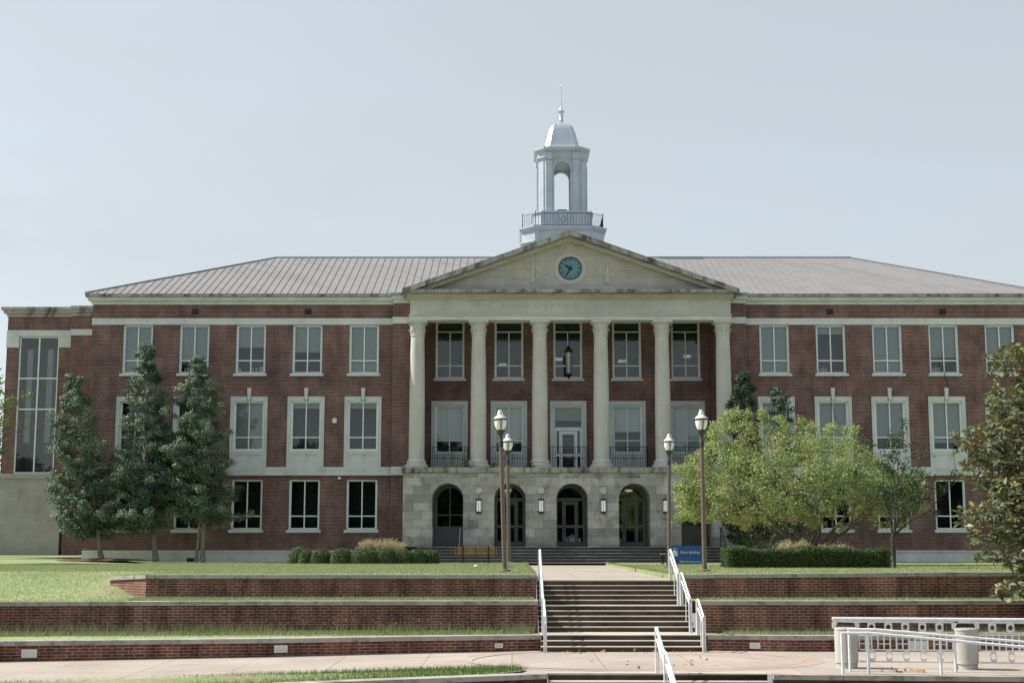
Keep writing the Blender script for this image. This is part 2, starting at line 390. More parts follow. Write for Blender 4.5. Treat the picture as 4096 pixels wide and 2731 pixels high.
# hipped roof with standing seams
ez, rz, ry = 13.365, 16.76, 78.3
ex0, ex1, ey0, ey1 = XL-.35, XR+.35, FY-.35, 2*ry-FY+.35
rx0, rx1 = -13.3, 19.0
rf = MB()
rf.add([(ex0,ey0,ez),(ex1,ey0,ez),(ex1,ey1,ez),(ex0,ey1,ez),(rx0,ry,rz),(rx1,ry,rz)], [(0,1,5,4),(1,2,5),(2,3,4,5),(3,0,4),(0,3,2,1)])
x = ex0 + .2
while x < ex1:
    f = 1.0
    if x < rx0: f = (x-ex0)/(rx0-ex0)
    if x > rx1: f = (ex1-x)/(ex1-rx1)
    a = Vector((x, ey0, ez)); b = Vector((x, ey0+(ry-ey0)*f, ez+(rz-ez)*f))
    rf.add([(x-.013,a.y,a.z+.003),(x+.013,a.y,a.z+.003),(x+.013,b.y,b.z+.003),(x-.013,b.y,b.z+.003),
            (x-.013,a.y,a.z+.03),(x+.013,a.y,a.z+.03),(x+.013,b.y,b.z+.03),(x-.013,b.y,b.z+.03)], [(4,5,6,7),(0,1,5,4),(0,4,7,3),(1,2,6,5),(2,3,7,6)])
    x += .385
y = ey0 + .3
while y < ey1:                              # seams on the west hip
    f = 1 - abs(y-ry)/(ry-ey0)
    a = Vector((ex0, y, ez)); b = Vector((ex0+(rx0-ex0)*f, y, ez+(rz-ez)*f))
    rf.add([(a.x,y-.018,a.z),(a.x,y+.018,a.z),(b.x,y+.018,b.z),(b.x,y-.018,b.z),(a.x,y-.018,a.z+.03),(a.x,y+.018,a.z+.03),(b.x,y+.018,b.z+.03),(b.x,y-.018,b.z+.03)], [(4,5,6,7),(0,1,5,4),(0,4,7,3),(1,2,6,5)])
    y += .42
rf.tube([(rx0,ry,rz+.05),(rx1,ry,rz+.05)], .04, 6)
for cx_ in (rx0,): rf.tube([(ex0,ey0,ez+.05),(rx0,ry,rz+.03)], .04, 6)
rf.tube([(ex1,ey0,ez+.05),(rx1,ry,rz+.03)], .04, 6)
rf.build('roof', M['roof'], B)

# ------------------------------------------------------------------ windows
def frame_mb(w, z0, z1, hbar, y0, y1, fw=.085, mw=.055, mull=True, top=None):
    m = MB(); h = w/2
    m.box(-h, -h+fw, y0, y1, z0, z1); m.box(h-fw, h, y0, y1, z0, z1)
    m.box(-h+fw, h-fw, y0, y1, z1-fw, z1); m.box(-h+fw, h-fw, y0, y1, z0, z0+fw)
    if mull: m.box(-mw/2, mw/2, y0+.025, y1, z0+fw, (top or z1)-fw*(0 if top else 1))
    for hb in hbar:
        if mull and hb != top: m.box(-h+fw, -mw/2, y0+.025, y1, hb-mw/2, hb+mw/2); m.box(mw/2, h-fw, y0+.025, y1, hb-mw/2, hb+mw/2)
        else: m.box(-h+fw, h-fw, y0+.025, y1, hb-mw/2, hb+mw/2)
    # inner bead of the sash
    e = .025
    m.box(-h+fw, -h+fw+e, y0+.05, y1, z0+fw, z1-fw); m.box(h-fw-e, h-fw, y0+.05, y1, z0+fw, z1-fw)
    return m
def pane_mb(w, z0, z1, y): return MB().quad((-w/2,y,z0),(w/2,y,z0),(w/2,y,z1),(-w/2,y,z1))
def room_mb(w, z0, z1, y, d=1.6):
    m = MB(); a, b = -w/2, w/2
    m.quad((a,y+d,z0),(b,y+d,z0),(b,y+d,z1),(a,y+d,z1)); m.quad((a,y,z0),(a,y+d,z0),(a,y+d,z1),(a,y,z1)); m.quad((b,y,z0),(b,y+d,z0),(b,y+d,z1),(b,y,z1))
    m.quad((a,y,z0),(b,y,z0),(b,y+d,z0),(a,y+d,z0)); m.quad((a,y,z1),(b,y,z1),(b,y+d,z1),(a,y+d,z1))
    return m
def make_window(w, z0, z1, hbar, rec, sill=True, sillh=.13, gl='glass', top=None, room='interior'):
    W = frame_mb(w, z0, z1, hbar, rec, rec+.1, top=top).build('window', M['frame'], B, world=False)
    pane_mb(w-.15, z0+.06, z1-.06, rec+.075).build('pane', M[gl], W, world=False)
    room_mb(w-.04, z0+.02, z1-.02, rec+.11).build('room', M[room], W, world=False)
    if sill:
        s = MB(); s.box(-w/2-.09, w/2+.09, -.09, rec+.06, z0-sillh, z0-.002); s.build('sill', M['trimstone'], W, world=False)
    return W
def add_blind(W, w, z0, z1, drop, rec):
    if drop > .01:
        MB().quad((-w/2+.07,rec+.2,z1-(z1-z0)*drop),(w/2-.07,rec+.2,z1-(z1-z0)*drop),(w/2-.07,rec+.2,z1-.02),(-w/2+.07,rec+.2,z1-.02)).build('blind', M['blind'], W, world=False)
def place(W, x, y): W.location = (x-CX, y-FY, 0)
def things_on_sill(W, spec, z0, rec):
    for x, ww, h in spec: MB().box(x-ww/2, x+ww/2, rec+.24, rec+.24+ww, z0+.1, z0+.1+h).build('box_on_sill', M['white'], W, world=False)

rec = .1
p3 = make_window(1.5, 9.352, 11.825, [10.02], rec)
drops3 = [1, .42, .42, .72, 1] ; drops3 = [1.0, .45, .42, .72, 1.0]   # outward from the portico, west side
d3 = {0: 1.0, 1: .55, 2: .45, 3: .72, 4: 1.0, 5: 1.0, 6: .18, 7: 1.0, 8: .66, 9: .64}
p2 = None
def row2_parts(W):
    s = MB(); y0 = -.06
    for a, b, c, d in ((-.925,-.77,4.67,8.19),(.77,.925,4.67,8.19),(-.77,-.1,7.96,8.19),(.1,.77,7.96,8.19)): s.box(a, b, y0, .2, c, d)
    s.box(-.925, .925, y0-.03, y0, 8.13, 8.19); s.box(-.925, -.88, y0-.025, y0, 4.67, 8.13); s.box(.88, .925, y0-.025, y0, 4.67, 8.13)
    s.build('surround', M['trimstone'], W, world=False)
    s = MB(); s.prism([(-.06,7.96),(.06,7.96),(.1,8.62),(-.1,8.62)], -.13, .05); s.build('keystone', M['trimstone'], W, world=False)
    s = MB(); s.box(-.77, .77, .0, .2, 4.67, 5.36); s.box(-.77,.77,-.045,.2,5.36,5.49)
    for a, b, c, d in ((-.77,-.66,4.67,5.36),(.66,.77,4.67,5.36),(-.66,.66,5.27,5.36),(-.66,.66,4.67,4.76)): s.box(a, b, -.03, 0, c, d)
    s.build('spandrel_panel', M['trimstone'], W, world=False)
p2 = make_window(1.54, 5.49, 7.958, [6.15], .06, sill=False); row2_parts(p2)
d2 = {0: .14, 1: .14, 2: 1.0, 3: .12, 4: 0, 5: 1.0, 6: 1.0, 7: .74, 8: .84, 9: .6}
p1 = make_window(1.54, 1.582, 4.048, [2.25], rec, sillh=.15, room='dark')
MB().box(-.79, .79, -.012, .05, 4.055, 4.249).build('brick_lintel', M['soldier'], p1, world=False)
for i, x in enumerate(WX):
    for proto, dd, z0, z1, r_, w_ in ((p3, d3, 9.352, 11.825, rec, 1.5), (p2, d2, 5.49, 7.958, .06, 1.54), (p1, None, 1.582, 4.048, rec, 1.54)):
        W = proto if i == 0 else None
        if W is None:
            W = proto.copy(); col.objects.link(W)
            for ch in [c for c in proto.children if c.name.split('.')[0] not in ('blind', 'box_on_sill')]:
                k = ch.copy(); col.objects.link(k); k.parent = W
        place(W, x, FY)
        if dd: add_blind(W, w_, z0, z1, dd[i], r_)
        if z0 > 9 and i == 2: things_on_sill(W, [(-.6,.18,.2),(.05,.12,.22),(.25,.1,.2),(.5,.2,.3)], z0, r_)
        if z0 > 9 and i == 1: things_on_sill(W, [(.2,.14,.08),(.4,.14,.06)], z0, r_)
        if z0 > 9 and i in (3, 6, 8): things_on_sill(W, [(-.5,.1,.2),(-.35,.12,.26),(-.2,.08,.22)], z0, r_)
# portico windows
q3 = make_window(1.5, 9.36, 12.355, [10.03, 11.81], .06, gl='spotglass', top=11.81)
q2 = None
dq2 = {0: .72, 1: .78, 3: .55, 4: 1.0}
def surround2(W, door=False):
    s = MB(); y0 = -.06; zb = 4.5
    for a, b, c, d in ((-.94,-.76,zb,8.19),(.76,.94,zb,8.19),(-.76,.76,7.97,8.19)): s.box(a, b, y0, .2, c, d)
    s.box(-.94,.94,y0-.03,y0,8.13,8.19)
    if not door: s.box(-.76,.76,-.03,.2,4.5,5.5)
    s.build('surround', M['trimstone'], W, world=False)
for i, x in enumerate(PX):
    W = q3 if i == 0 else dup(q3, B)
    place(W, x, PY)
    lamp = {1: (-.35, 10.05), 2: (-.45, 10.35), 3: (-.2, 10.25), 4: (.15, 10.5)}.get(i)
    if lamp:
        m_ = newmat('ceiling_panel'); m_[2].inputs['Emission Color'].default_value = (1,.93,.8,1); m_[2].inputs['Emission Strength'].default_value = .18; m_[2].inputs['Base Color'].default_value=(.5,.5,.5,1)
        lx, lz = lamp
        MB().quad((lx-.25,.5,lz),(lx+.15,.5,lz),(lx+.25,.9,lz+.22),(lx-.15,.9,lz+.22)).build('ceiling_light_panel', m_[0], W, world=False)
first = None
for i, x in enumerate(PX):
    if i == 2: continue
    if first is None:
        first = make_window(1.52, 5.5, 7.968, [6.15], .06, sill=False); surround2(first); W = first
    else:
        W = first.copy(); col.objects.link(W)
        for ch in [c for c in first.children if not c.name.startswith('blind')]:
            k = ch.copy(); col.objects.link(k); k.parent = W
    place(W, x, PY)
    add_blind(W, 1.52, 5.5, 7.968, dq2[i], .06)
# balcony door
D = MB()
D.box(-.76,-.68,.06,.16,4.5,7.97); D.box(.68,.76,.06,.16,4.5,7.97); D.box(-.68,.68,.06,.16,7.88,7.97); D.box(-.68,.68,.06,.16,6.66,6.84)
for a, b in ((-.68,-.6),(-.47,-.42),(.42,.47),(.6,.68)): D.box(a, b, .08, .16, 4.5, 6.66)
for a, b in ((-.6,-.47),(.47,.6)): D.box(a, b, .08, .16, 5.35, 5.48); D.box(a, b, .08, .16, 4.5, 4.62)
D = D.build('balcony_door', M['frame'], B, world=False); place(D, PX[2], PY)
l = MB(); l.box(-.42,-.3,.07,.14,4.52,6.64); l.box(.3,.42,.07,.14,4.52,6.64); l.box(-.3,.3,.07,.14,6.48,6.64); l.box(-.3,.3,.07,.14,5.33,5.48); l.box(-.3,.3,.07,.14,4.52,4.64)
l.build('door_leaf', M['frame'], D, world=False)
MB().quad((-.68,.12,4.5),(.68,.12,4.5),(.68,.12,7.9),(-.68,.12,7.9)).build('pane', M['glass'], D, world=False)
room_mb(1.5, 4.5, 7.97, .18).build('room', M['interior'], D, world=False)
surround2(D, True)
MB().quad((-.68,.3,7.2),(.68,.3,7.2),(.68,.3,7.9),(-.68,.3,7.9)).build('blind', M['blind'], D, world=False)
# tall wing window
W = MB(); z0, z1 = 4.56, 11.835
W.box(-1.06,-.99,0,.1,z0,z1); W.box(.99,1.06,0,.1,z0,z1); W.box(-.99,.99,0,.1,z1-.07,z1); W.box(-.99,.99,0,.1,z0,z0+.07); W.box(-.03,.03,-.02,.1,z0+.07,z1-.07)
for hb in (9.59, 7.95, 5.9)[:2]: W.box(-.99,-.03,.0,.1,hb-.03,hb+.03); W.box(.03,.99,.0,.1,hb-.03,hb+.03)
W = W.build('wing_window', M['frame'], B, world=False); place(W, -25.185, 75.06)
pane_mb(2.0, z0+.05, z1-.05, .06).build('pane', M['glass'], W, world=False)
room_mb(2.1, z0, z1, .11).build('room', M['interior'], W, world=False)
cu = MB()
for k in range(26):
    x = -.98 + k*.078
    if k in (3,4,5,6,17,18,19,20): cu.quad((x,.35+.04*(k%2),6.2),(x+.078,.35+.04*((k+1)%2),6.2),(x+.078,.35+.04*((k+1)%2),11.2),(x,.35+.04*(k%2),11.2))
cu.build('curtain', M['curtain'], W, world=False)

# ------------------------------------------------------------------ portico
AY = 68.9
ar = [CX + 3.0*k for k in range(-2, 3)]
ax0, ax1 = -5.26, 11.06
poly = [(ax0, .74)]
for c in ar: poly += [(c-.755, .74)] + arc(c, 3.02, .755, math.pi, 0, 18) + [(c+.755, .74)]
poly += [(ax1, .74), (ax1, 4.26), (ax0, 4.26)]
a = MB(); a.prism(poly, AY, AY+3.0); a.build('arcade', M['arcade'], B)
a = MB(); a.box(ax0-.06, ax1+.06, AY-.08, PY+.3, 4.26, 4.30); a.box(ax0-.08, ax1+.08, AY-.12, PY+.3, 4.30, 4.53); a.build('arcade_cap', M['weather'], B)
# voussoir joints and small relief of the arches
j = MB()
for c in ar:
    for k in range(1, 8):
        if k == 4: continue
        th = math.pi*k/8
        p0 = Vector((c+.76*math.cos(th), 0, 3.02+.76*math.sin(th))); r1 = min(1.5, (1.2/max(math.sin(th), .3)) if k in (3,5) else 1.15)
        p1 = Vector((c+r1*math.cos(th), 0, 3.02+r1*math.sin(th))); n_ = Vector((-math.sin(th), 0, math.cos(th)))*.006
        j.add([(p0.x-n_.x,AY-.003,p0.z-n_.z),(p0.x+n_.x,AY-.003,p0.z+n_.z),(p1.x+n_.x,AY-.003,p1.z+n_.z),(p1.x-n_.x,AY-.003,p1.z-n_.z)], [(0,1,2,3)])
j.build('voussoir_joints', M['engrave'], B)
# doors and windows inside the arches (plane 3 m behind the arcade)
DYp = AY + 2.62
def arch_fill(c, door):
    F = MB(); y0, y1 = 0, .12; h = .75
    F.box(-h,-h+.12,y0,y1,.74,3.02); F.box(h-.12,h,y0,y1,.74,3.02)
    ring = arc(0,3.02,h,math.pi,0,16); inn = arc(0,3.02,h-.1,math.pi,0,16)
    for k in range(16): F.prism([ring[k],ring[k+1],inn[k+1],inn[k]], y0, y1)
    if door:
        F.box(-h+.12,h-.12,y0,y1,3.0,3.16)
        for a_, b_ in ((-.4,-.34),(.34,.4)): F.box(a_, b_, y0+.01, y1, .74, 3.0)
        for a_, b_ in ((-.63,-.4),(.4,.63)): F.box(a_, b_, y0+.02, y1, 1.68, 1.82); F.box(a_, b_, y0+.02, y1, .74, .98)
    else:
        F.box(-h+.12,h-.12,y0,y1,1.62,1.75); F.box(-.03,.03,y0+.02,y1,1.75,3.7); F.box(-h+.12,h-.12,y0+.02,y1,2.28,2.34)
        F.box(-h+.12,h-.12,y0+.03,y1,.74,1.62); F.box(-.5,.5,y0+.012,y0+.03,.9,1.5)
    o = F.build('arch_door' if door else 'arch_window', M['doorpaint'], B, world=False); o.location = (c-CX, DYp-FY, 0)
    zb = .8 if door else 1.7
    g_ = MB(); g_.prism([(-h+.08,zb),(h-.08,zb),(h-.08,3.02)] + arc(0,3.02,h-.08,0,math.pi,16)[1:], .07, .075); g_.build('pane', M['glass'], o, world=False)
    room_mb(1.5, .74, 3.85, .16, 3.0).build('room', M['dark'], o, world=False)
    if door:
        l = MB(); l.box(-.34,-.22,.0,.09,.76,2.98); l.box(.22,.34,.0,.09,.76,2.98); l.box(-.22,.22,.0,.09,2.82,2.98); l.box(-.22,.22,.0,.09,1.68,1.82); l.box(-.22,.22,.0,.09,.76,.98)
        l.build('door_leaf', M['doorpaint'], o, world=False)
        m_ = MB(); m_.box(-.31,-.29,-.06,0,1.3,2.2); m_.build('door_handle', M['black'], o, world=False)
    return o
for k, c in enumerate(ar): arch_fill(c, 0 < k < 4)
for k in (1, 3):
    m_ = newmat('ceiling_dish'); m_[2].inputs['Base Color'].default_value = (.8,.7,.5,1); m_[2].inputs['Emission Color'].default_value = (1,.8,.5,1); m_[2].inputs['Emission Strength'].default_value = .25
    l = MB(); l.lathe([(.02,3.42),(.14,3.45),(.2,3.52),(.2,3.54)], (ar[k]-.12, AY+1.9), 16)
    o = l.build('ceiling_lamp', m_[0], None, smooth=40)
    tag(o, 'pale dish ceiling lamp inside the arch carved ' + ('THINK' if k == 1 else 'SERVE'), 'ceiling lamp', 'ceiling lamps in the arcade')
# rosettes
def rosette(parent, c, y, r, n=8):
    m = MB(); seg = 24
    def ring(rr, yy): return [(c[0]+rr*math.cos(2*math.pi*i/seg), yy, c[1]+rr*math.sin(2*math.pi*i/seg)) for i in range(seg)]
    m.loft([ring(r, y), ring(r, y-.04), ring(r*.86, y-.05), ring(r*.84, y-.025), ring(.01, y-.025)])
    for i in range(n):
        t = 2*math.pi*i/n; u = Vector((math.cos(t), 0, math.sin(t))); v = Vector((-math.sin(t), 0, math.cos(t))); o = Vector((c[0], y-.03, c[1]))
        m.add([tuple(o+u*r*.2), tuple(o+u*r*.5+v*r*.18), tuple(o+u*r*.78), tuple(o+u*r*.5-v*r*.18), tuple(o+u*r*.5+Vector((0,-.03,0)))], [(0,1,4),(1,2,4),(2,3,4),(3,0,4)])
    m.lathe([(.001, 0)], (0,0), 3) if False else None
    return m.build('rosette', M['trimstone'], parent)
for k in range(4): rosette(B, ((ar[k]+ar[k+1])/2, 3.42), AY, .16)
# letters over the arches
def text(s, size, loc, m, parent, name, sx=1.0, ry=0, sp=1.0, ext=.002, align='CENTER'):
    cu_ = bpy.data.curves.new(name, 'FONT'); cu_.body = s; cu_.size = size; cu_.align_x = align; cu_.align_y = 'CENTER'; cu_.extrude = ext; cu_.space_character = sp
    o = bpy.data.objects.new(name, cu_); col.objects.link(o)
    dg = bpy.context.evaluated_depsgraph_get(); me = bpy.data.meshes.new_from_object(o.evaluated_get(dg))
    bpy.data.objects.remove(o); o = bpy.data.objects.new(name, me); col.objects.link(o)
    me.materials.clear(); me.materials.append(m)
    o.rotation_euler = (R(90), 0, ry); o.scale = (sx, 1, 1)
    if parent is not None:
        o.parent = parent; off = parent.location + (parent.parent.location if parent.parent else Vector((0,0,0))); o.location = Vector(loc) - off
    else: o.location = loc
    return o
for k, s in ((1, 'THINK'), (2, 'WORK'), (3, 'SERVE')):
    text(s, .2, (ar[k], AY-.004, 4.06), M['engravedark'], B, 'carved_word', .85, sp=1.35)
# steps up to the arcade
st = MB(); n = 6; hz = (.74+.12)/n; pr = [(AY+2.7, .735), (AY-.55, .735)]
y = AY-.55; z = .735
for k in range(n):
    z -= hz; pr.append((y, z))
    if k < n-1: y -= .34; pr.append((y, z))
pr += [(AY+2.7, z)]
st.prismx(pr, -4.5, 10.3); EST = st.build('entrance_steps', M['darkstep'], B)
for k in range(n):
    MB().box(-4.5, 10.3, AY-.55-.34*k-.012, AY-.55-.34*k+.06, .735-hz*k-.022, .735-hz*k+.004).build('nosing', M['arcade'], EST)
yb = y
for x, lab in ((-3.75, 'black iron handrail on the entrance steps before the westernmost arch, outer one'), (-2.45, 'black iron handrail on the entrance steps before the westernmost arch, inner one'), (8.25, 'black iron handrail on the entrance steps behind the blue sign'), (9.95, 'black iron handrail at the east end of the entrance steps by the hedge')):
    o = empty('stair_handrail', (x, AY-.5, .74), lab, 'handrail', 'iron handrails on the entrance steps')
    m = MB(); m.tube([(x,AY-.3,1.64),(x,AY-.7,1.62),(x,yb-.1,.72),(x,yb-.35,.68)], .028, 8); m.tube([(x,AY-.3,1.3),(x,AY-.7,1.28),(x,yb-.1,.4)], .02, 8); m.build('rail', M['iron'], o)
    for yy, z0_, z1_ in ((AY-.45,.735,1.64),(yb-.05,-.12,.74)): MB().tube([(x,yy,z0_),(x,yy,z1_)], .026, 8).build('post', M['iron'], o)

# columns
def make_column():
    s = MB(); hs_ = [(0, .395), (1.5, .397), (3, .385), (4.5, .365), (6.25, .335)]
    s.lathe([(.39,4.98),(.392,6.2),(.385,7.6),(.372,9.0),(.352,10.3),(.335,11.08)], (0,0), 32)
    o = s.build('column', M['column'], B, world=False, smooth=40)
    b = MB(); b.lathe([(.56,4.53),(.57,4.64),(.565,4.72),(.5,4.745),(.46,4.79),(.47,4.82),(.485,4.87),(.46,4.92),(.42,4.935),(.41,4.985),(.39,5.02)], (0,0), 32); b.build('column_base', M['column'], o, world=False, smooth=50)
    c = MB(); c.lathe([(.335,11.07),(.37,11.1),(.37,11.13),(.34,11.14),(.35,11.2),(.365,11.4),(.385,11.46),(.36,11.47),(.37,11.56),(.41,11.68),(.46,11.745)], (0,0), 32)
    c.box(-.49,.49,-.49,.49,11.745,11.87)
    for k in range(12):                       # leaf tips of the capital
        t = 2*math.pi*k/12
        u = Vector((math.cos(t), math.sin(t), 0)); v = Vector((-math.sin(t), math.cos(t), 0))
        p = [u*.352+Vector((0,0,11.17)), u*.375+v*.07+Vector((0,0,11.3)), u*.43+v*.05+Vector((0,0,11.47)), u*.45+Vector((0,0,11.45)), u*.43-v*.05+Vector((0,0,11.47)), u*.375-v*.07+Vector((0,0,11.3)), u*.40+Vector((0,0,11.35))]
        c.add([tuple(q) for q in p], [(0,1,6),(1,2,6),(2,3,6),(3,4,6),(4,5,6),(5,0,6)])
    c.build('capital', M['column'], o, world=False, smooth=40)
    return o
c0 = make_column()
for k in range(6):
    o = c0 if k == 0 else dup(c0, B)
    o.location = (-7.6+3.04*k, 70.1-FY, 0)
# entablature
e = MB()
e.box(-5.06, 10.86, 69.66, 70.6, 11.872, 12.08); e.build('architrave', M['trimstone'], B)
e = MB(); e.box(-5.12, 10.92, 69.58, 70.6, 12.08, 12.14); e.build('taenia', M['lime'], B)
e = MB(); e.box(-5.06, 10.86, 69.66, 71.05, 12.14, 12.9); e.build('frieze', M['frieze'], B)
e = MB(); e.box(-4.9, 10.7, 70.6, PY+.1, 12.3, 12.5); e.build('portico_ceiling', M['lime'], B)
e = MB(); e.box(-5.14, 10.94, 69.5, 71.1, 12.9, 12.98); e.box(-5.2, 11.0, 69.4, 71.1, 12.98, 13.14); e.build('bed_mould', M['limeblock'], B)
e = MB(); e.box(-5.42, 11.22, 69.0, 71.1, 13.14, 13.3); e.build('horizontal_cornice', M['weather'], B)
for s, x0_, x1_ in (('ADMINISTRATION', -.36, 3.78), ('AND', 4.25, 5.17), ('HEALTH', 5.5, 7.33)):
    o = text(s, .36, (0, 69.655, 12.53), M['engrave'], B, 'inscription', 1, sp=1.3)
    wd_ = max(v.co.x for v in o.data.vertices)-min(v.co.x for v in o.data.vertices); o.scale.x = (x1_-x0_-.25)/wd_; o.location.x = (x0_+x1_)/2-CX-.35
# pediment
hw, apx, zb_ = 8.28, 16.24, 13.32
sl = (apx-zb_)/hw
t = MB(); t.prism([(CX-hw+.2, 13.3), (CX+hw-.2, 13.3), (CX, 16.1)], 69.75, 71.2); t.build('tympanum', M['limeblock'], B)
def rake(z_up, z_lo, y, ext=0):
    m = MB()
    for s in (-1, 1):
        xo = CX + s*(hw+ext); zo = zb_ - sl*ext
        p = [(xo, zo+z_up), (CX, apx+z_up), (CX, apx+z_lo), (xo, zo+z_lo)]
        m.prism(p if s < 0 else p[::-1], y, 71.3)
    return m
rake(0, -.24, 68.9, .02).build('raking_cornice', M['weather'], B)
m = rake(-.24, -.42, 69.35, -.55); m.build('raking_mould', M['limeblock'], B)
# fix of the low ends of the rake: gable roof behind the pediment
gr = MB()
for s in (-1, 1):
    xo = CX + s*(hw+.05); zo = zb_-.03
    gr.add([(xo,69.0,zo+.03),(CX,69.0,apx+.03),(CX,78.3,apx+.03),(xo,78.3,zo+.03)], [(0,1,2,3)])
gr.build('portico_roof', M['roof'], B)
# clock
ck = MB(); seg = 48; cc = (2.9, 14.48)
def disc_ring(m, r0, r1, y0, y1):
    P0 = lambda r, y: [(cc[0]+r*math.cos(2*math.pi*i/seg), y, cc[1]+r*math.sin(2*math.pi*i/seg)) for i in range(seg)]
    m.loft([P0(r0,y1),P0(r0,y0),P0(r1,y0),P0(r1,y1)], cap=False)
disc_ring(ck, .585, .79, 69.73, 69.76); ck = ck.build('clock', M['lime'], B)
m = MB(); disc_ring(m, .54, .585, 69.70, 69.76); m.build('clock_rim', M['black'], ck)
m = MB(); m.prism([(cc[0]+.55*math.cos(2*math.pi*i/seg), cc[1]+.55*math.sin(2*math.pi*i/seg)) for i in range(seg)], 69.735, 69.748); m.build('dial', M['clockface'], ck)
for i, s in enumerate(('XII','I','II','III','IIII','V','VI','VII','VIII','IX','X','XI')):
    t_ = math.pi/2 - 2*math.pi*i/12
    text(s, .17, (cc[0]+.44*math.cos(t_), 69.728, cc[1]+.44*math.sin(t_)), M['black'], ck, 'numeral', .8, sp=.9, ext=.004)
def hand(ang, L, tail, wd):
    a_ = math.pi/2 - ang; u = Vector((math.cos(a_), math.sin(a_))); v = Vector((-u.y, u.x)); o = Vector(cc)
    p = [o-u*tail-v*wd*.9, o-v*wd*.7, o+u*L*.6-v*wd, o+u*L*.75-v*wd*.35, o+u*L, o+u*L*.75+v*wd*.35, o+u*L*.6+v*wd, o+v*wd*.7, o-u*tail+v*wd*.9]
    MB().prism([tuple(q) for q in p], 69.70, 69.716).build('clock_hand', M['black'], ck)
hand(R(305), .36, .13, .05); hand(R(206), .50, .16, .04)
m = MB(); m.prism([(cc[0]+.07*math.cos(2*math.pi*i/16), cc[1]+.07*math.sin(2*math.pi*i/16)) for i in range(16)], 69.69, 69.72); m.build('hub', M['black'], ck)
# garlands
for s in (-1, 1):
    m = MB()
    for k in range(4):
        pts = []
        for i in range(17):
            f = i/16; x = .82 + f*(1.75-.82)*1.0; zz = 14.62 - (.36+.08*k)*math.sin(math.pi*min(1, f*.92+.06))**.9 + (.1*(1-f)) + .1*f
            pts.append((CX+s*x*1.0, 69.745, zz))
        m.tube(pts, .028, 6)
    gx = CX+s*1.86
    m.prism([(gx+.11*math.cos(2*math.pi*i/14), 14.75+.11*math.sin(2*math.pi*i/14)) for i in range(14)], 69.71, 69.76)
    for i in range(6): m.tube([(gx+.055*math.cos(i*1.047),69.71,14.75+.055*math.sin(i*1.047)),(gx+.085*math.cos(i*1.047),69.70,14.75+.085*math.sin(i*1.047))], .022, 6)
    m.prism([(gx-.05,14.64),(gx+.05,14.64),(gx+.08,14.05),(gx-.08,14.05)], 69.715, 69.76); m.box(gx-.11,gx+.11,69.71,69.76,13.74,14.03)
    m.build('garland', M['lime'], B, smooth=40)
# vents in the brick
for x in (LX[3], LX[1], RX[1], RX[3]):
    m = MB(); m.box(x-.17,x+.17,FY-.02,FY+.02,12.36,12.65); m = m.build('vent_opening', M['black'], B)
    g = MB()
    for k in range(5): g.box(x-.15,x+.15,FY-.035,FY-.02,12.4+k*.05,12.42+k*.05)
    g.build('louvre', M['black'], m)
for x in (LX[3]+.2, RX[4]-.4): m = MB(); m.box(x-.2,x+.2,FY-.1,FY-.05,-.02,.2); m.build('crawl_vent', M['black'], B)
# window balustrades behind the columns
def balcony_rail():
    m = MB(); x0, x1, y0, y1, z0, z1 = -.95, .95, -.75, -.08, 4.6, 5.78
    m.tube([(x0,y1,z1),(x0,y0,z1),(x1,y0,z1),(x1,y1,z1)], .016, 5); m.tube([(x0,y1,z0),(x0,y0,z0),(x1,y0,z0),(x1,y1,z0)], .014, 5); m.tube([(x0,y0,z0+.6),(x1,y0,z0+.6)], .011, 5)
    for i in range(16):
        x = x0+(x1-x0)*i/15
        if 6 < i < 9: continue
        m.tube([(x,y0,z0-.06),(x,y0,z1)], .012, 5)
    for y in (y1, (y0+y1)/2, y0+.15):
        for x in (x0, x1): m.tube([(x,y,z0),(x,y,z1)], .012, 5)
    for r_ in (.28, .17): m.tube([(0,y0,5.15+r_*1.3),(r_,y0,5.15),(0,y0,5.15-r_*1.3),(-r_,y0,5.15),(0,y0,5.15+r_*1.3)], .012, 5)
    for s in (-1, 1): m.tube([(0,y0,z1),(s*.05,y0,5.6),(s*.22,y0,5.4),(s*.3,y0,z1-.6)], .01, 5); m.tube([(0,y0,z0),(s*.05,y0,4.75),(s*.22,y0,4.95)], .01, 5)
    return m.build('balcony_railing', M['iron'], B, world=False)
br = balcony_rail()
for i, x in enumerate(PX):
    o = br if i == 0 else dup(br, B)
    place(o, x, PY)

# ------------------------------------------------------------------ cupola on the ridge
TX, TY = 2.9, 81.0
def cham(w_, c_, z): return [(TX+a, TY+b, z) for a, b in ((-w_+c_,-w_),(w_-c_,-w_),(w_,-w_+c_),(w_,w_-c_),(w_-c_,w_),(-w_+c_,w_),(-w_,w_-c_),(-w_,-w_+c_))]
def solid(m, prof): m.loft([cham(a, b, z) for a, b, z in prof])
cp = MB()
solid(cp, [(2.34,.73,16.0),(2.34,.73,17.78)]); solid(cp, [(2.42,.75,17.78),(2.42,.75,17.85)]); solid(cp, [(2.34,.73,17.85),(2.34,.73,18.42)])
solid(cp, [(2.38,.74,18.42),(2.44,.76,18.5),(2.5,.78,18.61),(2.5,.78,18.69)])
solid(cp, [(1.70,.51,18.69),(1.70,.51,19.6)]); solid(cp, [(1.76,.53,19.6),(1.76,.53,19.72)])
for s in (-1.17,-.39,.39,1.17): cp.box(TX+s-.075,TX+s+.075,TY-1.75,TY-1.69,18.71,19.6)
for s in (-1.45,-.53,.53,1.45): cp.box(TX+s-.075,TX+s+.075,TY-2.39,TY-2.33,17.85,18.42)
CUP = cp.build('cupola', M['cupola'], B)
dr = MB(); z0, z1, w_, th = 19.72, 22.8, 1.38, .3; sp0 = 22.26; ra = .467
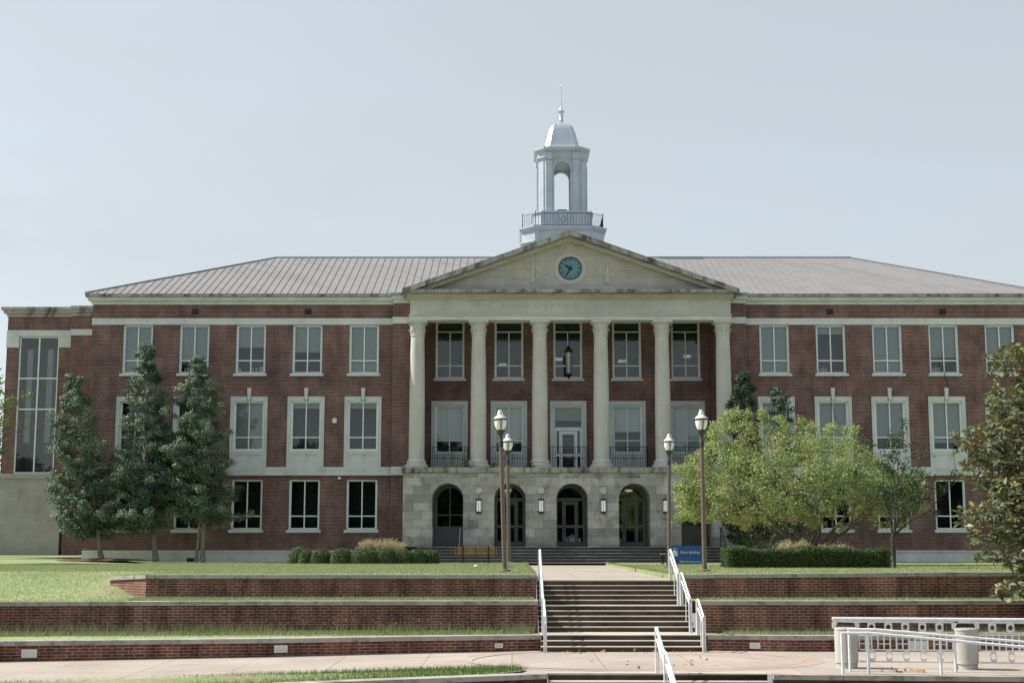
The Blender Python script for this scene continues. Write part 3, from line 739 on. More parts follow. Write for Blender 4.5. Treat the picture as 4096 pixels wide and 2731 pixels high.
hp = [( -.955, z0), (-ra, z0)] + arc(0, sp0, ra, math.pi, 0, 16) + [(ra, z0), (.955, z0), (.955, z1), (-.955, z1)]
dr.prism([(TX+x, z) for x, z in hp], TY-w_, TY-w_+th); dr.prism([(TX+x, z) for x, z in hp], TY+w_-th, TY+w_)
for xs_ in (TX-w_, TX+w_-th): dr.prismx([(TY+x, z) for x, z in hp], xs_, xs_+th)
for sx in (-1, 1):
    for sy in (-1, 1):
        p = [(TX+sx*.955, TY+sy*w_), (TX+sx*w_, TY+sy*.955), (TX+sx*(w_-th), TY+sy*.955), (TX+sx*.955, TY+sy*(w_-th))]
        dr.prismz(p if sx*sy > 0 else p[::-1], z0+.001, z1-.001)
for s in (-1, 1):                            # pilasters
    for x in (-.76, .76):
        dr.box(TX+x-.165,TX+x+.165,*((TY-w_-.07,TY-w_) if s<0 else (TY+w_,TY+w_+.07)),z0,z1-.28); dr.box(TX+x-.195,TX+x+.195,*((TY-w_-.1,TY-w_) if s<0 else (TY+w_,TY+w_+.1)),z1-.28,z1-.02)
        dr.box(*((TX-w_-.07,TX-w_) if s<0 else (TX+w_,TX+w_+.07)),TY+x-.165,TY+x+.165,z0,z1-.28)
    for sy in (-1,1):
        m_ = Vector((s*(w_-.2125), sy*(w_-.2125))); d_ = Vector((s, sy)).normalized(); q_ = Vector((-d_.y, d_.x))
        pp = [m_+q_*.16-d_*.02, m_+q_*.16+d_*.05, m_-q_*.16+d_*.05, m_-q_*.16-d_*.02]
        dr.prismz([(TX+v.x, TY+v.y) for v in pp], z0, z1-.05)
dr.build('belfry', M['cupola'], CUP)
am = MB(); R0 = arc(TX, sp0, ra, math.pi, 0, 16); R1 = arc(TX, sp0, ra+.09, math.pi, 0, 16)
for k in range(16): am.prism([R0[k], R0[k+1], R1[k+1], R1[k]], TY-w_-.035, TY-w_)
am.build('archivolt', M['cupola'], CUP)
en = MB()
solid(en, [(1.42,.43,22.8),(1.42,.43,22.92),(1.48,.45,22.93),(1.48,.45,23.0),(1.42,.43,23.01),(1.42,.43,23.26),(1.52,.49,23.3),(1.62,.54,23.4),(1.62,.54,23.52),(1.56,.52,23.54),(1.12,.34,23.6)])
for x in (-.76,.76): en.box(TX+x-.195,TX+x+.195,TY-1.5,TY-1.41,22.8,23.24)
en.build('belfry_entablature', M['cupola'], CUP)
dm = MB(); solid(dm, [(1.10,.33,23.6),(1.08,.325,23.64),(.98,.3,23.82),(.885,.27,24.18),(.785,.24,24.6),(.69,.2,24.92),(.6,.17,25.08),(.44,.13,25.24),(.18,.05,25.37)]); dm.build('dome', M['domemetal'], CUP)
se = MB(); pr_ = [(1.08,23.64),(.98,23.82),(.885,24.18),(.785,24.6),(.69,24.92),(.6,25.08),(.44,25.24)]
for sx in (-1,1):
    for sy in (-1,1):
        se.tube([(TX+sx*a*.7,TY+sy*a*1.0,z) for a,z in pr_], .018, 4); se.tube([(TX+sx*a*1.0,TY+sy*a*.7,z) for a,z in pr_], .018, 4)
se.build('dome_ribs', M['domemetal'], CUP)
sp_ = MB(); sp_.lathe([(.2,25.36),(.12,25.4),(.06,25.44),(.06,25.47),(.13,25.52),(.14,25.56),(.12,25.6),(.12,25.98),(.18,26.04),(.2,26.1),(.14,26.14),(.1,26.2),(.05,26.32),(.032,26.5),(.018,27.5),(.015,27.54),(.045,27.58),(.05,27.62),(.04,27.66),(.01,27.69)], (TX,TY), 12); sp_.build('spire', M['domemetal'], CUP, smooth=40)
bl = MB(); q = cham(2.29,.72,0); zb0, zt = 18.69, 19.45
for i in range(8):
    a_, b_ = Vector(q[i]), Vector(q[(i+1) % 8])
    for z in (zb0+.06, zt): bl.tube([(a_.x,a_.y,z),(b_.x,b_.y,z)], .017, 5)
    n = int(round((b_-a_).length/.163))
    for k in range(n):
        if i == 0 and abs(k-n/2) < .8: continue
        p = a_.lerp(b_, k/n); bl.tube([(p.x,p.y,zb0),(p.x,p.y,zt)], .011, 4)
    bl.tube([(a_.x,a_.y,zb0),(a_.x,a_.y,zt+.14)], .022, 6)
f = TY-2.29; zc = zb0+.41
bl.tube([(TX+.13*math.cos(t/8*math.pi),f,zc+.13*math.sin(t/8*math.pi)) for t in range(17)], .012, 5)
bl.tube([(TX,f,zc-.38),(TX+.06,f,zc-.18),(TX+.2,f,zc),(TX+.06,f,zc+.18),(TX,f,zc+.32),(TX-.06,f,zc+.18),(TX-.2,f,zc),(TX-.06,f,zc-.18),(TX,f,zc-.38)], .01, 4)
bl.build('cupola_balustrade', M['iron'], CUP)
sk = empty('siren_speaker', (TX,TY-.5,19.72), 'black box loudspeaker standing inside the white cupola', 'loudspeaker')
m = MB(); m.box(TX-.27,TX+.27,TY-.75,TY-.3,19.72,20.02); m.build('case', M['black'], sk)
m = MB(); m.loft([[(TX+r_*math.cos(i*.5236),TY-.75-d_,19.87+r_*math.sin(i*.5236)) for i in range(12)] for r_, d_ in ((.1,0),(.1,.03),(.05,.03),(.03,.01))]); m.build('horn', M['lampmetal'], sk)

# ------------------------------------------------------------------ fittings on the building
def wall_lantern(x):
    o = empty('wall_lantern', (x, AY, 2.34), '', 'wall lantern', 'wall lanterns between the arches')
    m = MB(); pts = lambda r: [(x-r, AY-.03), (x-r*.75, AY-.03-r*.85), (x+r*.75, AY-.03-r*.85), (x+r, AY-.03)]
    m.prismz(pts(.125), 2.42, 2.94); m.build('diffuser', M['lantern'], o)
    m = MB(); m.prismz(pts(.15), 2.94, 3.0); m.prismz(pts(.13), 3.0, 3.03); m.prismz(pts(.15), 2.36, 2.42); m.prismz(pts(.12), 2.32, 2.36); m.box(x-.1,x+.1,AY-.03,AY,2.32,3.03)
    for px, py in (pts(.13)[0], pts(.135)[1], pts(.135)[2], pts(.13)[3], ((x), AY-.148)): m.box(px-.009,px+.009,py-.009,py+.009,2.42,2.94)
    m.build('lantern_cage', M['iron'], o)
    m = MB(); m.tube([(x,AY-.012,3.03),(x,AY-.012,3.26)], .006, 4); m.build('conduit', M['iron'], o)
    return o
labs = ['white and dark wall lantern on the stone left of the THINK arch', 'white and dark wall lantern on the stone between the THINK and WORK arches', 'white and dark wall lantern on the stone between the WORK and SERVE arches', 'wall lantern partly hidden behind a lamp post, right of the SERVE arch']
for k in range(4): tag(wall_lantern((ar[k]+ar[k+1])/2), labs[k])
hl = empty('hanging_lantern', (2.88, 71.9, 9.3), 'dark iron lantern hanging on a chain between the two middle columns', 'lantern')
m = MB(); c = (2.88, 71.9); m.lathe([(.19,10.55),(.23,10.6),(.16,10.68),(.07,10.82),(.03,10.9)], c, 8); m.lathe([(.02,9.18),(.05,9.24),(.14,9.34),(.2,9.4),(.16,9.46)], c, 8)
for i in range(6): m.tube([(c[0]+.13*math.cos(i*1.047),c[1]+.13*math.sin(i*1.047),9.45),(c[0]+.17*math.cos(i*1.047),c[1]+.17*math.sin(i*1.047),10.56)], .011, 5)
m.build('lantern_frame', M['black'], hl)
m = MB(); m.lathe([(.11,9.46),(.15,10.55)], c, 6); m.build('lantern_glass', M['lanternglass'], hl)
m = MB(); z = 10.9
while z < 12.3: m.tube([(c[0]-.02,c[1],z),(c[0],c[1],z+.05),(c[0]+.02,c[1],z),(c[0],c[1],z-.05),(c[0]-.02,c[1],z)], .007, 4); z += .08
m.build('chain', M['black'], hl)
fl = empty('flood_light', (-8.87, FY, 6.9), 'small white bell shaped box fixed to the brick between two second floor windows', 'alarm bell')
m = MB(); m.box(-8.97,-8.77,FY-.14,FY,6.86,6.98); m.build('case', M['white'], fl)
m = MB(); m.box(-8.99,-8.75,FY-.16,FY,6.98,7.06); m.lathe([(.07,7.06),(.03,7.12),(.01,7.14)], (-8.87,FY-.08), 8); m.build('hood', M['white'], fl)
fl = empty('security_camera', (-8.56, FY, 4.1), 'little white security camera under the stone belt course', 'camera')
m = MB(); m.box(-8.63,-8.5,FY-.28,FY-.06,4.06,4.17); m.build('case', M['white'], fl); m = MB(); m.box(-8.58,-8.54,FY-.06,FY,4.1,4.15); m.build('bracket', M['white'], fl)
def cable(pts, lab):
    o = MB().tube(pts, .012, 5).build('cable', M['black']); tag(o, lab, 'cable', 'loose cables on the front')
cable([(21.62,FY-.1,10.4),(21.68,FY-.12,9.5),(21.75,FY-.1,9.2),(21.95,FY-.02,8.6)], 'thin black cable hanging from an upper right window sill')
cable([(18.8-2.78,FY-.02,7.9),(16.1,FY-.02,7.4),(16.28,FY-.02,6.9),(16.2,FY-.02,6.4)], 'black cord curling inside the second floor window above the yellow green tree')
cable([(21.95,FY-.05,6.1),(22.0,FY-.08,5.4),(22.05,FY-.1,4.5)], 'thin black cable hanging in front of the right spandrel panel')

# ------------------------------------------------------------------ ground, lawns, paths
M['grass'] = None
def grassmat(name, a, b, c):
    m, nt, p = newmat(name)
    tc = nt.nodes.new('ShaderNodeTexCoord')
    f = noise(nt, tc.outputs['Object'], .35, 5, .6); g = noise(nt, tc.outputs['Object'], 9, 5, .7)
    col_ = ramp(nt, f, [(.3, a), (.5, b), (.72, c)])
    col_ = mul(nt, col_, ramp(nt, g, [(.25, .65), (.75, 1.25)]))
    nt.links.new(col_, p.inputs['Base Color']); p.inputs['Roughness'].default_value = .95; p.inputs['Specular IOR Level'].default_value = .1
    bp = node(nt, 'ShaderNodeBump', {'Height': noise(nt, tc.outputs['Object'], 30, 5), 'Strength': .5, 'Distance': .04}); nt.links.new(bp.outputs[0], p.inputs['Normal'])
    return m
M['grass'] = grassmat('lawn', (.22,.27,.125), (.28,.335,.16), (.36,.365,.21))
M['bounceground'] = slab('grey_bounce_ground', (.30,.285,.275))  # unseen ground behind the camera, greyed to bounce neutral light onto the front
m, nt, p = newmat('brick_pavers')
tc = nt.nodes.new('ShaderNodeTexCoord')
b = nt.nodes.new('ShaderNodeTexBrick'); nt.links.new(tc.outputs['Object'], b.inputs['Vector'])
for k, x in (('Scale', 1), ('Brick Width', .21), ('Row Height', .105), ('Mortar Size', .006), ('Mortar Smooth', .2)): b.inputs[k].default_value = x
b.inputs['Color1'].default_value = (.37,.28,.235,1); b.inputs['Color2'].default_value = (.42,.33,.285,1); b.inputs['Mortar'].default_value = (.34,.29,.255,1)
cc_ = mul(nt, b.outputs['Color'], ramp(nt, noise(nt, tc.outputs['Object'], .9, 6), [(.3,.8),(.7,1.1)]))
nt.links.new(cc_, p.inputs['Base Color']); p.inputs['Roughness'].default_value = .9; M['paver'] = m

def smooth(t): t = np.clip(t, 0, 1); return t*t*(3-2*t)
def lawn_z(X, Y):
    zs = -.57*np.clip((42.5-Y)/7.6, 0, 1)**1.1
    k = smooth((-9.33-X)/1.2)
    zf = -.57*(1-k)+zs*k; zb = zs*smooth((-9.33-X)/2.2); b = smooth((Y-np.clip(37.02+(-9.33-X)*1.187, 37.02, 38.7))/np.where(X < -10.7, 2.0, .22))
    z = zf*(1-b)+zb*b
    return z + .12*smooth((-X-17)/3)*smooth((Y-62)/5)       # slight mound under the west trees
def grid(name, xs, ys, fn, m):
    X, Y = np.meshgrid(np.array(xs, float), np.array(ys, float)); Z = fn(X, Y)
    nx, ny = len(xs), len(ys)
    v = np.stack([X.ravel(), Y.ravel(), Z.ravel()], 1).tolist()
    f = [(j*nx+i, j*nx+i+1, (j+1)*nx+i+1, (j+1)*nx+i) for j in range(ny-1) for i in range(nx-1)]
    me = bpy.data.meshes.new(name); me.from_pydata(v, [], f); me.materials.append(m); me.shade_smooth()
    o = bpy.data.objects.new(name, me); col.objects.link(o); tag(o, kind='structure'); return o
flat = lambda z: (lambda X, Y: np.full_like(X, z))
grid('lawn', [-9.33, -4, .62], [36.95, 45, 55, 66.3, 69.2, 72], flat(0), M['grass'])
MIDX, MIDY = [-400,-34,-22,-12.3,-6,.63], [31.2,31.2,33.4,34.5,34.95,35.1]      # back of the middle wall, west side
def grid_from(name, xs, ts, x_line, y_line, fn, m):
    X, T = np.meshgrid(np.array(xs, float), np.array(ts, float)); Y = np.interp(X, x_line, y_line)+T
    Z = fn(X, Y); nx, ny = len(xs), len(ts)
    v = np.stack([X.ravel(), Y.ravel(), Z.ravel()], 1).tolist()
    f = [(j*nx+i, j*nx+i+1, (j+1)*nx+i+1, (j+1)*nx+i) for j in range(ny-1) for i in range(nx-1)]
    me = bpy.data.meshes.new(name); me.from_pydata(v, [], f); me.materials.append(m); me.shade_smooth()
    o = bpy.data.objects.new(name, me); col.objects.link(o); tag(o, kind='structure'); return o
grid_from('lawn', np.concatenate([[-400,-120,-60], np.linspace(-40,-11.2,72), np.linspace(-11,-9.33,42)]), np.concatenate([np.linspace(0,15,100), [20,25,29,33,37,45,85,400,1500]]), MIDX, MIDY, lawn_z, M['grass'])
grid('lawn', [4.30, 8, 20, 60, 400], [36.9, 45, 60, 72, 120, 400, 1500], flat(0.0), M['grass'])
grid('lawn', [.62, 4.30], [66.4, 72], flat(-.13), M['walk'])
# walk from the garden stair to the entrance, flaring at the near end on the right
wk = MB(); zw = lambda y: -.155+(y-38)/(66.5-38)*.05
wk.add([(.55,38.0,-.15),(4.42,38.0,-.15),(4.30,42,-.14),(4.30,66.6,-.10),(.62,66.6,-.10),(.60,42,-.14)], [(0,1,2,3,4,5)])
wk = tag(wk.build('path', M['walk']), kind='structure')
edge = MB(); edge.add([(.62,37.0,-.15),(.62,66.5,-.105),(.62,66.5,.0),(.62,37.0,.0)], [(0,1,2,3)]); edge.add([(4.30,37.0,-.15),(4.30,66.5,-.105),(4.30,66.5,0),(4.30,37.0,0)], [(0,1,2,3)])
tag(edge.build('turf_edge', M['grass']), kind='structure')
grid('walk_apron', [-6, 4.3, 11], [65.9, 66.9], flat(.006), M['walk'])
# grass strips between the tiers
grid('lawn', [-9.6, .64], [34.9, 36.75], flat(-.585), M['grass']); grid('lawn', [4.40, 40], [34.97, 36.75], flat(-.575), M['grass'])
LOWX, LOWY = [-34,-18,-11.2,-5.3,-2.5,.68], [27.4,30.3,31.55,32.55,33.25,33.8]
grid_from('lawn', np.linspace(-30, .64, 50), [0, .5, 1, 1.4, 2.0], LOWX, LOWY, flat(-1.33), M['grass'])
grid('lawn', [4.50, 30], [33.85, 35.1], flat(-1.33), M['grass'])
plz = lambda X, Y: -1.655 + np.clip(.028*np.minimum(X, 0), -.2, 0)
# plaza (a sheet that ends at the lower kerb)
def poly_sheet(name, pts, m, kind='structure'):
    o = MB().add([(x, y, z) for x, y, z in pts], [list(range(len(pts)))]).build(name, m); tag(o, kind=kind); return o
pz = lambda x: -1.655 + max(-.2, .028*min(x, 0))
poly_sheet('plaza', [(x, y, pz(x)) for x, y in ((-40,20.0),(-7,24.6),(-2.6,26.3),(.60,27.45),(.66,27.62),(4.86,27.42),(9.5,26.95),(20,26.0),(40,24),(40,34.5),(0,34.5),(-7.2,34.5),(-40,34.5))], M['walk'])
pv = MB(); pv.prismz([(2.6+4.0*math.cos(2*math.pi*i/64), 30.9+3.0*math.sin(2*math.pi*i/64)) for i in range(64)], -1.66, -1.650)
for i in range(len(pv.v)): x, y, z = pv.v[i]; pv.v[i] = (x, y, z + pz(x)+1.655)
tag(pv.build('brick_paving', M['paver']), kind='structure')
rg = MB(); N_ = 64
for i in range(N_):
    a_, b_ = 2*math.pi*i/N_, 2*math.pi*(i+1)/N_
    P_ = lambda r, t: (2.6+r*math.cos(t), 30.9+r*.75*math.sin(t), pz(2.6+r*math.cos(t))+.0085)
    rg.quad(P_(3.45,a_), P_(3.56,a_), P_(3.56,b_), P_(3.45,b_))
tag(rg.build('paving_band', M['walk']), kind='structure')
ground = grid('ground', [-2500,-100,-20,20,100,2500], [-2500,-200,-30,0,10,24.8,27], flat(-2.6), M['bounceground'])
grid('lower_walk', [-30,30], [12, 25.2], flat(-2.585), M['walk'])

# ------------------------------------------------------------------ tiered retaining walls
def offset(pts, d):
    out = []
    for i in range(len(pts)):
        a_ = Vector(pts[max(i-1,0)][:2]); b_ = Vector(pts[min(i+1,len(pts)-1)][:2]); t_ = (b_-a_).normalized()
        n_ = Vector((-t_.y, t_.x))
        if n_.y < 0: n_ = -n_
        out.append(Vector(pts[i][:2]) + n_*d)
    return out
def retaining(label, pts, zb, capth=.1, grilles=(), group=None):
    o = empty('retaining_wall', (pts[0][0], pts[0][1], zb), label, 'garden wall', 'tiered brick garden walls')
    def strip(d0, d1, zf0, zf1, name, m):
        A, C = offset(pts, d0), offset(pts, d1); mb = MB(); n = len(pts); v = []
        for i in range(n):
            z0_, z1_ = zf0(i), zf1(i); v += [(A[i].x,A[i].y,z0_),(A[i].x,A[i].y,z1_),(C[i].x,C[i].y,z1_),(C[i].x,C[i].y,z0_)]
        f = []
        for i in range(n-1):
            for k in range(4): f.append((i*4+k, i*4+(k+1)%4, i*4+4+(k+1)%4, i*4+4+k))
        f += [(0,1,2,3), ((n-1)*4+3,(n-1)*4+2,(n-1)*4+1,(n-1)*4)]
        mb.add(v, f); return mb.build(name, m, o)
    strip(.03, .33, lambda i: zb-.35, lambda i: pts[i][2]-capth, 'brick_face', M['lowbrick'])
    strip(-.02, .38, lambda i: pts[i][2]-capth, lambda i: pts[i][2], 'coping', M['concrete'])
    for gx, gz, ww in grilles:
        for i in range(len(pts)-1):
            a_, b_ = pts[i], pts[i+1]
            if min(a_[0],b_[0]) <= gx <= max(a_[0],b_[0]):
                A = offset(pts, .03); t_ = (gx-a_[0])/(b_[0]-a_[0]); c_ = A[i].lerp(A[i+1], t_); u = (A[i+1]-A[i]).normalized(); u = u if u.x > 0 else -u; nrm = Vector((u.y,-u.x))
                m = MB()
                def bx(x0,x1,d0,d1,z0_,z1_):
                    q = [c_+u*x0+nrm*d0, c_+u*x1+nrm*d0, c_+u*x1+nrm*d1, c_+u*x0+nrm*d1]; m.prismz([(v.x,v.y) for v in q], z0_, z1_)
                h = ww*.55/2
                bx(-ww/2,ww/2,-.01,.012,gz-h,gz+h)
                for s in (-1,1): bx(-ww/2,ww/2,.012,.03,gz+s*(h-.012)-.012,gz+s*(h-.012)+.012)
                bx(-ww/2,-ww/2+.025,.012,.03,gz-h+.024,gz+h-.024); bx(ww/2-.025,ww/2,.012,.03,gz-h+.024,gz+h-.024); bx(-.008,.008,.012,.026,gz-h+.03,gz+h-.03)
                for k in range(6): zz = gz-h+.035+k*(2*h-.07)/5; bx(-ww/2+.03,-.01,.012,.022,zz-.005,zz+.005); bx(.01,ww/2-.03,.012,.022,zz-.005,zz+.005)
                m.build('step_light', M['grille'], o)
    return o
retaining('top brick garden wall left of the stairs, with the angled sunlit end', [(.62,36.7,.02),(-4.5,36.7,.02),(-9.33,36.7,.02),(-10.72,38.35,-.06)], -.59)
WLM = retaining('middle brick garden wall left of the stairs, tall weeds along its foot', [(.63,34.9,-.57),(-6,34.75,-.57),(-12.3,34.3,-.575),(-22,33.2,-.58),(-34,31.0,-.58)], -1.33)
WLB = retaining('bottom brick garden wall left of the stairs beside the pale path', [(.68,33.6,-1.30),(-2.5,33.0,-1.30),(-5.3,32.3,-1.30),(-11.2,31.3,-1.30),(-18,30.0,-1.30)], -1.67-.2, grilles=((-.3,-1.53,.19),(-5.15,-1.53,.29),(-10.45,-1.565,.32)))
WRT = retaining('top brick garden wall right of the stairs below the long hedge', [(4.29,36.7,.02),(10.3,36.3,.085),(20,36.6,.10)], -.59)
WRM = retaining('middle brick garden wall right of the stairs behind the white fence', [(4.45,34.9,-.57),(7.95,34.55,-.56),(18,35.2,-.54)], -1.33)
WRB = retaining('bottom brick garden wall right of the stairs behind the concrete fence posts', [(4.53,33.6,-1.30),(6.5,33.3,-1.30),(18,33.6,-1.30)], -1.67, grilles=((5.6,-1.53,.24),(9.35,-1.53,.42)))

# ------------------------------------------------------------------ garden stair
nos = [38.0,37.7,37.4,37.1,36.8,36.2,35.9,35.6,35.3,35.0,33.8,33.5,33.2]
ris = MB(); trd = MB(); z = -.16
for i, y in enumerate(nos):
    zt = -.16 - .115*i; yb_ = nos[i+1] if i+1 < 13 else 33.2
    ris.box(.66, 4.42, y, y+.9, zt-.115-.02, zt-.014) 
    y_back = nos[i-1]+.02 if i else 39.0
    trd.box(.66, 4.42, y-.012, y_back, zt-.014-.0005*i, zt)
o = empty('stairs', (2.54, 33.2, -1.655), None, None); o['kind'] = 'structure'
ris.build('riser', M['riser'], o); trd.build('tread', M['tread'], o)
# kerb, lower stair and ledge below the plaza
o = empty('lower_stairs', (2.7, 27.4, -2.6), None, None); o['kind'] = 'structure'
ris = MB(); trd = MB()
for i in range(7):
    y0 = 27.58 - .34*i; zt = -1.655-.125*i
    ris.box(.7, 4.84, y0, y0+.9, zt-.15, zt-.03); trd.box(.7, 4.84, y0-.015, y0+.36, zt-.03-.0005*i, zt+.004)
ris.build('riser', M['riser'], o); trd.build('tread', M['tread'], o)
def kerb(pts, label, zb=-2.7):
    o = empty('kerb_wall', (pts[0][0], pts[0][1], zb), label, 'low wall', 'low kerb walls at the front')
    A, C = [Vector(p_[:2]) for p_ in pts], offset(pts, .32)
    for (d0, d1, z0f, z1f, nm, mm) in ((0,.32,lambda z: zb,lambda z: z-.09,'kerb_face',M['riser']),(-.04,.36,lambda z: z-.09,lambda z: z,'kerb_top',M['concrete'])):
        A, C = offset(pts, d0), offset(pts, d1); mb = MB(); v = []
        for i in range(len(pts)): v += [(A[i].x,A[i].y,z0f(pts[i][2])),(A[i].x,A[i].y,z1f(pts[i][2])),(C[i].x,C[i].y,z1f(pts[i][2])),(C[i].x,C[i].y,z0f(pts[i][2]))]
        n = len(pts); f = [(i*4+k, i*4+(k+1)%4, i*4+4+(k+1)%4, i*4+4+k) for i in range(n-1) for k in range(4)] + [(0,1,2,3),((n-1)*4+3,(n-1)*4+2,(n-1)*4+1,(n-1)*4)]
        mb.add(v, f).build(nm, mm, o)
kerb([(.66,27.2,-1.63),(-2.6,25.95,-1.64),(-7,24.2,-1.68),(-14,21.4,-1.72)], 'low dark kerb wall along the grass at the bottom left')
kerb([(4.88,27.15,-1.64),(9.5,26.7,-1.64),(20,25.6,-1.64)], 'low dark kerb wall under the ramp handrails at the bottom right')

# ------------------------------------------------------------------ white handrails
def handrail(x0, y0, z0, x1, y1, z1, label, group='white handrails on the garden stairs', h=.80, gap=.14, r=.026):
    o = empty('handrail', (x0, y0, z0), label, 'handrail', group)
    m = MB(); m.tube([(x0,y0+.02,z0+h),(x0,y0-.1,z0+h),(x1,y1,z1+h),(x1,y1-.12,z1+h-.0)], r, 10); m.build('top_rail', M['white'], o, smooth=50)
    m = MB(); m.tube([(x0,y0,z0+h-gap*1.3),(x1,y1,z1+h-gap*1.3)], r*.85, 8); m.build('lower_rail', M['white'], o, smooth=50)
    for px, py, pz_ in ((x0,y0,z0),(x1,y1-.06,z1)):
        p_ = MB()
        for s in (-1,1): p_.box(px-.012+s*.022-.01,px+s*.022+.01,py-.035,py+.035,pz_-.01,pz_+h)
        p_.build('post', M['white'], o)
    t = .5; MB().box(x0+(x1-x0)*t-.012,x0+(x1-x0)*t+.012,(y0+y1)/2-.02,(y0+y1)/2+.02,(z0+z1)/2-.06,(z0+z1)/2+h-gap).build('baluster', M['white'], o)
    return o
for side, xs in (('left', (.74,.74,.75)), ('right', (4.20,4.27,4.36))):
    handrail(xs[0],38.15,-.16,xs[0]+.01,36.5,-.735, f'white handrail beside the top flight, {side} of the garden stairs')
    handrail(xs[1],36.3,-.735,xs[1]+.01,34.7,-1.31, f'white handrail beside the middle flight, {side} of the garden stairs')
    handrail(xs[2],33.9,-1.31,xs[2]+.01,33.0,-1.655, f'white handrail beside the bottom flight, {side} of the garden stairs')
o = empty('handrail', (2.77,27.75,-1.655), 'white kinked handrail standing in the middle of the lowest steps', 'handrail', 'white handrails on the garden stairs')
pts = [(2.77,27.85,-.83),(2.77,27.7,-.83),(2.80,26.9,-1.17),(2.82,26.5,-1.22),(2.86,25.2,-1.75),(2.87,25.0,-1.76)]
MB().tube(pts, .03, 10).build('top_rail', M['white'], o, smooth=50); MB().tube([(x,y,z-.2) for x,y,z in pts[1:]], .024, 8).build('lower_rail', M['white'], o, smooth=50)
for px, py, zb__, zt__ in ((2.77,27.72,-1.655,-.83),(2.81,26.6,-2.0,-1.2),(2.86,25.2,-2.6,-1.75)):
    p_ = MB()
    for s in (-1,1): p_.box(px+s*.024-.012,px+s*.024+.012,py-.035,py+.035,zb__,zt__)
    p_.build('post', M['white'], o)

# ------------------------------------------------------------------ white fence with cast concrete posts
fd = lambda x: 28.82 - .13*(x-6.64)
FN = empty('fence', (6.64, 28.8, -1.655), 'white steel fence with round cut-outs between fat concrete posts', 'fence')
def fbox(m, x0, x1, t, z0, z1, c=0): 
    m.add([(x0,fd(x0)-t+c,z0),(x1,fd(x1)-t+c,z0),(x1,fd(x1)+t+c,z0),(x0,fd(x0)+t+c,z0),(x0,fd(x0)-t+c,z1),(x1,fd(x1)-t+c,z1),(x1,fd(x1)+t+c,z1),(x0,fd(x0)+t+c,z1)],
          [(0,3,2,1),(4,5,6,7),(0,1,5,4),(1,2,6,5),(2,3,7,6),(3,0,4,7)])
posts = [6.64, 8.93, 11.3, 13.6]
m = MB(); m.tube([(6.38,fd(6.38),-.70),(15,fd(15),-.70)], .035, 10); fbox(m, 6.4, 15, .02, -.77, -.735); m.build('top_rail', M['white'], FN, smooth=50)
for k, px in enumerate(posts):
    q = MB(); q.lathe([(.205,-1.655),(.205,-1.56),(.195,-1.555),(.225,-1.55),(.228,-1.0),(.228,-.915)], (px,fd(px)), 28); q.build('concrete_post', M['bollard'], FN, smooth=35)
    q2_ = MB(); q2_.lathe([(.228,-.915),(.238,-.905),(.238,-.885),(.228,-.87),(.1,-.868)], (px,fd(px)), 28); q2_.build('post_cap', M['bollard'], FN, smooth=35)
    q = MB(); fy = fd(px); pts = [(px-.27,-.88),(px-.2,-.88)] + arc(px,-.88,.2,math.pi,0,12)[1:] + [(px+.27,-.88),(px+.27,-.765),(px-.27,-.765)]
    pts = [(x, min(z_, -.79)) if z_ > -.88 and z_ < -.766 else (x, z_) for x, z_ in pts]
    q.prism(pts, fy-.012, fy+.012); q.build('bracket', M['white'], FN)
def plate(m, x, z0, z1, hw_, r):
    fy = fd(x); zc_ = (z0+z1)/2; n = 16; ring = [(x+r*math.cos(2*math.pi*i/n), zc_+r*math.sin(2*math.pi*i/n)) for i in range(n)]
    sq = []
    for i in range(n):
        t_ = 2*math.pi*i/n; c_, s_ = math.cos(t_), math.sin(t_); k_ = max(abs(c_)/hw_, abs(s_)/((z1-z0)/2)); sq.append((x+c_/k_, zc_+s_/k_))
    for i in range(n): j = (i+1) % n; m.prism([ring[i], ring[j], sq[j], sq[i]], fy-.01, fy+.01)
for k in range(3):
    xa, xb = posts[k]+.25, posts[k+1]-.25
    m = MB(); fbox(m, xa, xb, .012, -.965, -.94); fbox(m, xa, xb, .012, -1.31, -1.285); fbox(m, xa, xb, .014, -1.54, -1.515); n = 15
    for i in range(n+1):
        x = xa+(xb-xa)*i/n; fbox(m, x-.011, x+.011, .011, -1.285, -.965)
    for i in range(0, n, 3): x0_, x1_ = xa+(xb-xa)*(i+0)/n, xa+(xb-xa)*(i+2)/n; fbox(m, x0_+.011, x1_, .009, -1.19, -1.172)
    for i in range(5):
        x = xa+(xb-xa)*(i+.75)/5.5
        plate(m, x, -.94, -.77, .075, .05); plate(m, x, -1.515, -1.31, .06, .055)
    m.build('picket_panel', M['white'], FN)
def ramp_rail(x0, y0, lab, posts_, z0, zb0, slope):
    o = empty('ramp_handrail', (x0, y0, zb0), lab, 'handrail', 'white handrails along the ramp')
    yy = lambda x: y0 - .1*(x-x0); zt = lambda x: z0 - max(0, x-x0-.5)*slope
    MB().tube([(x0,yy(x0),z0),(x0+.5,yy(x0+.5),z0)] + [(x0+.5+1.2*k, yy(x0+.5+1.2*k), zt(x0+.5+1.2*k)) for k in range(1,6)], .028, 10).build('top_rail', M['white'], o, smooth=50)
    for p_ in posts_: MB().tube([(p_,yy(p_),zb0-.0-max(0,p_-8)*.05),(p_,yy(p_),zt(p_))], .026, 10).build('post', M['white'], o, smooth=50)
ramp_rail(6.22, 27.35, 'white tubular ramp handrail nearest to the front kerb', [6.22,6.70,8.02,9.55,11.2], -.89, -1.655, .085)
ramp_rail(6.50, 28.05, 'white tubular ramp handrail just before the concrete posts', [6.52,6.86,8.5,10.2], -.865, -1.655, .078)

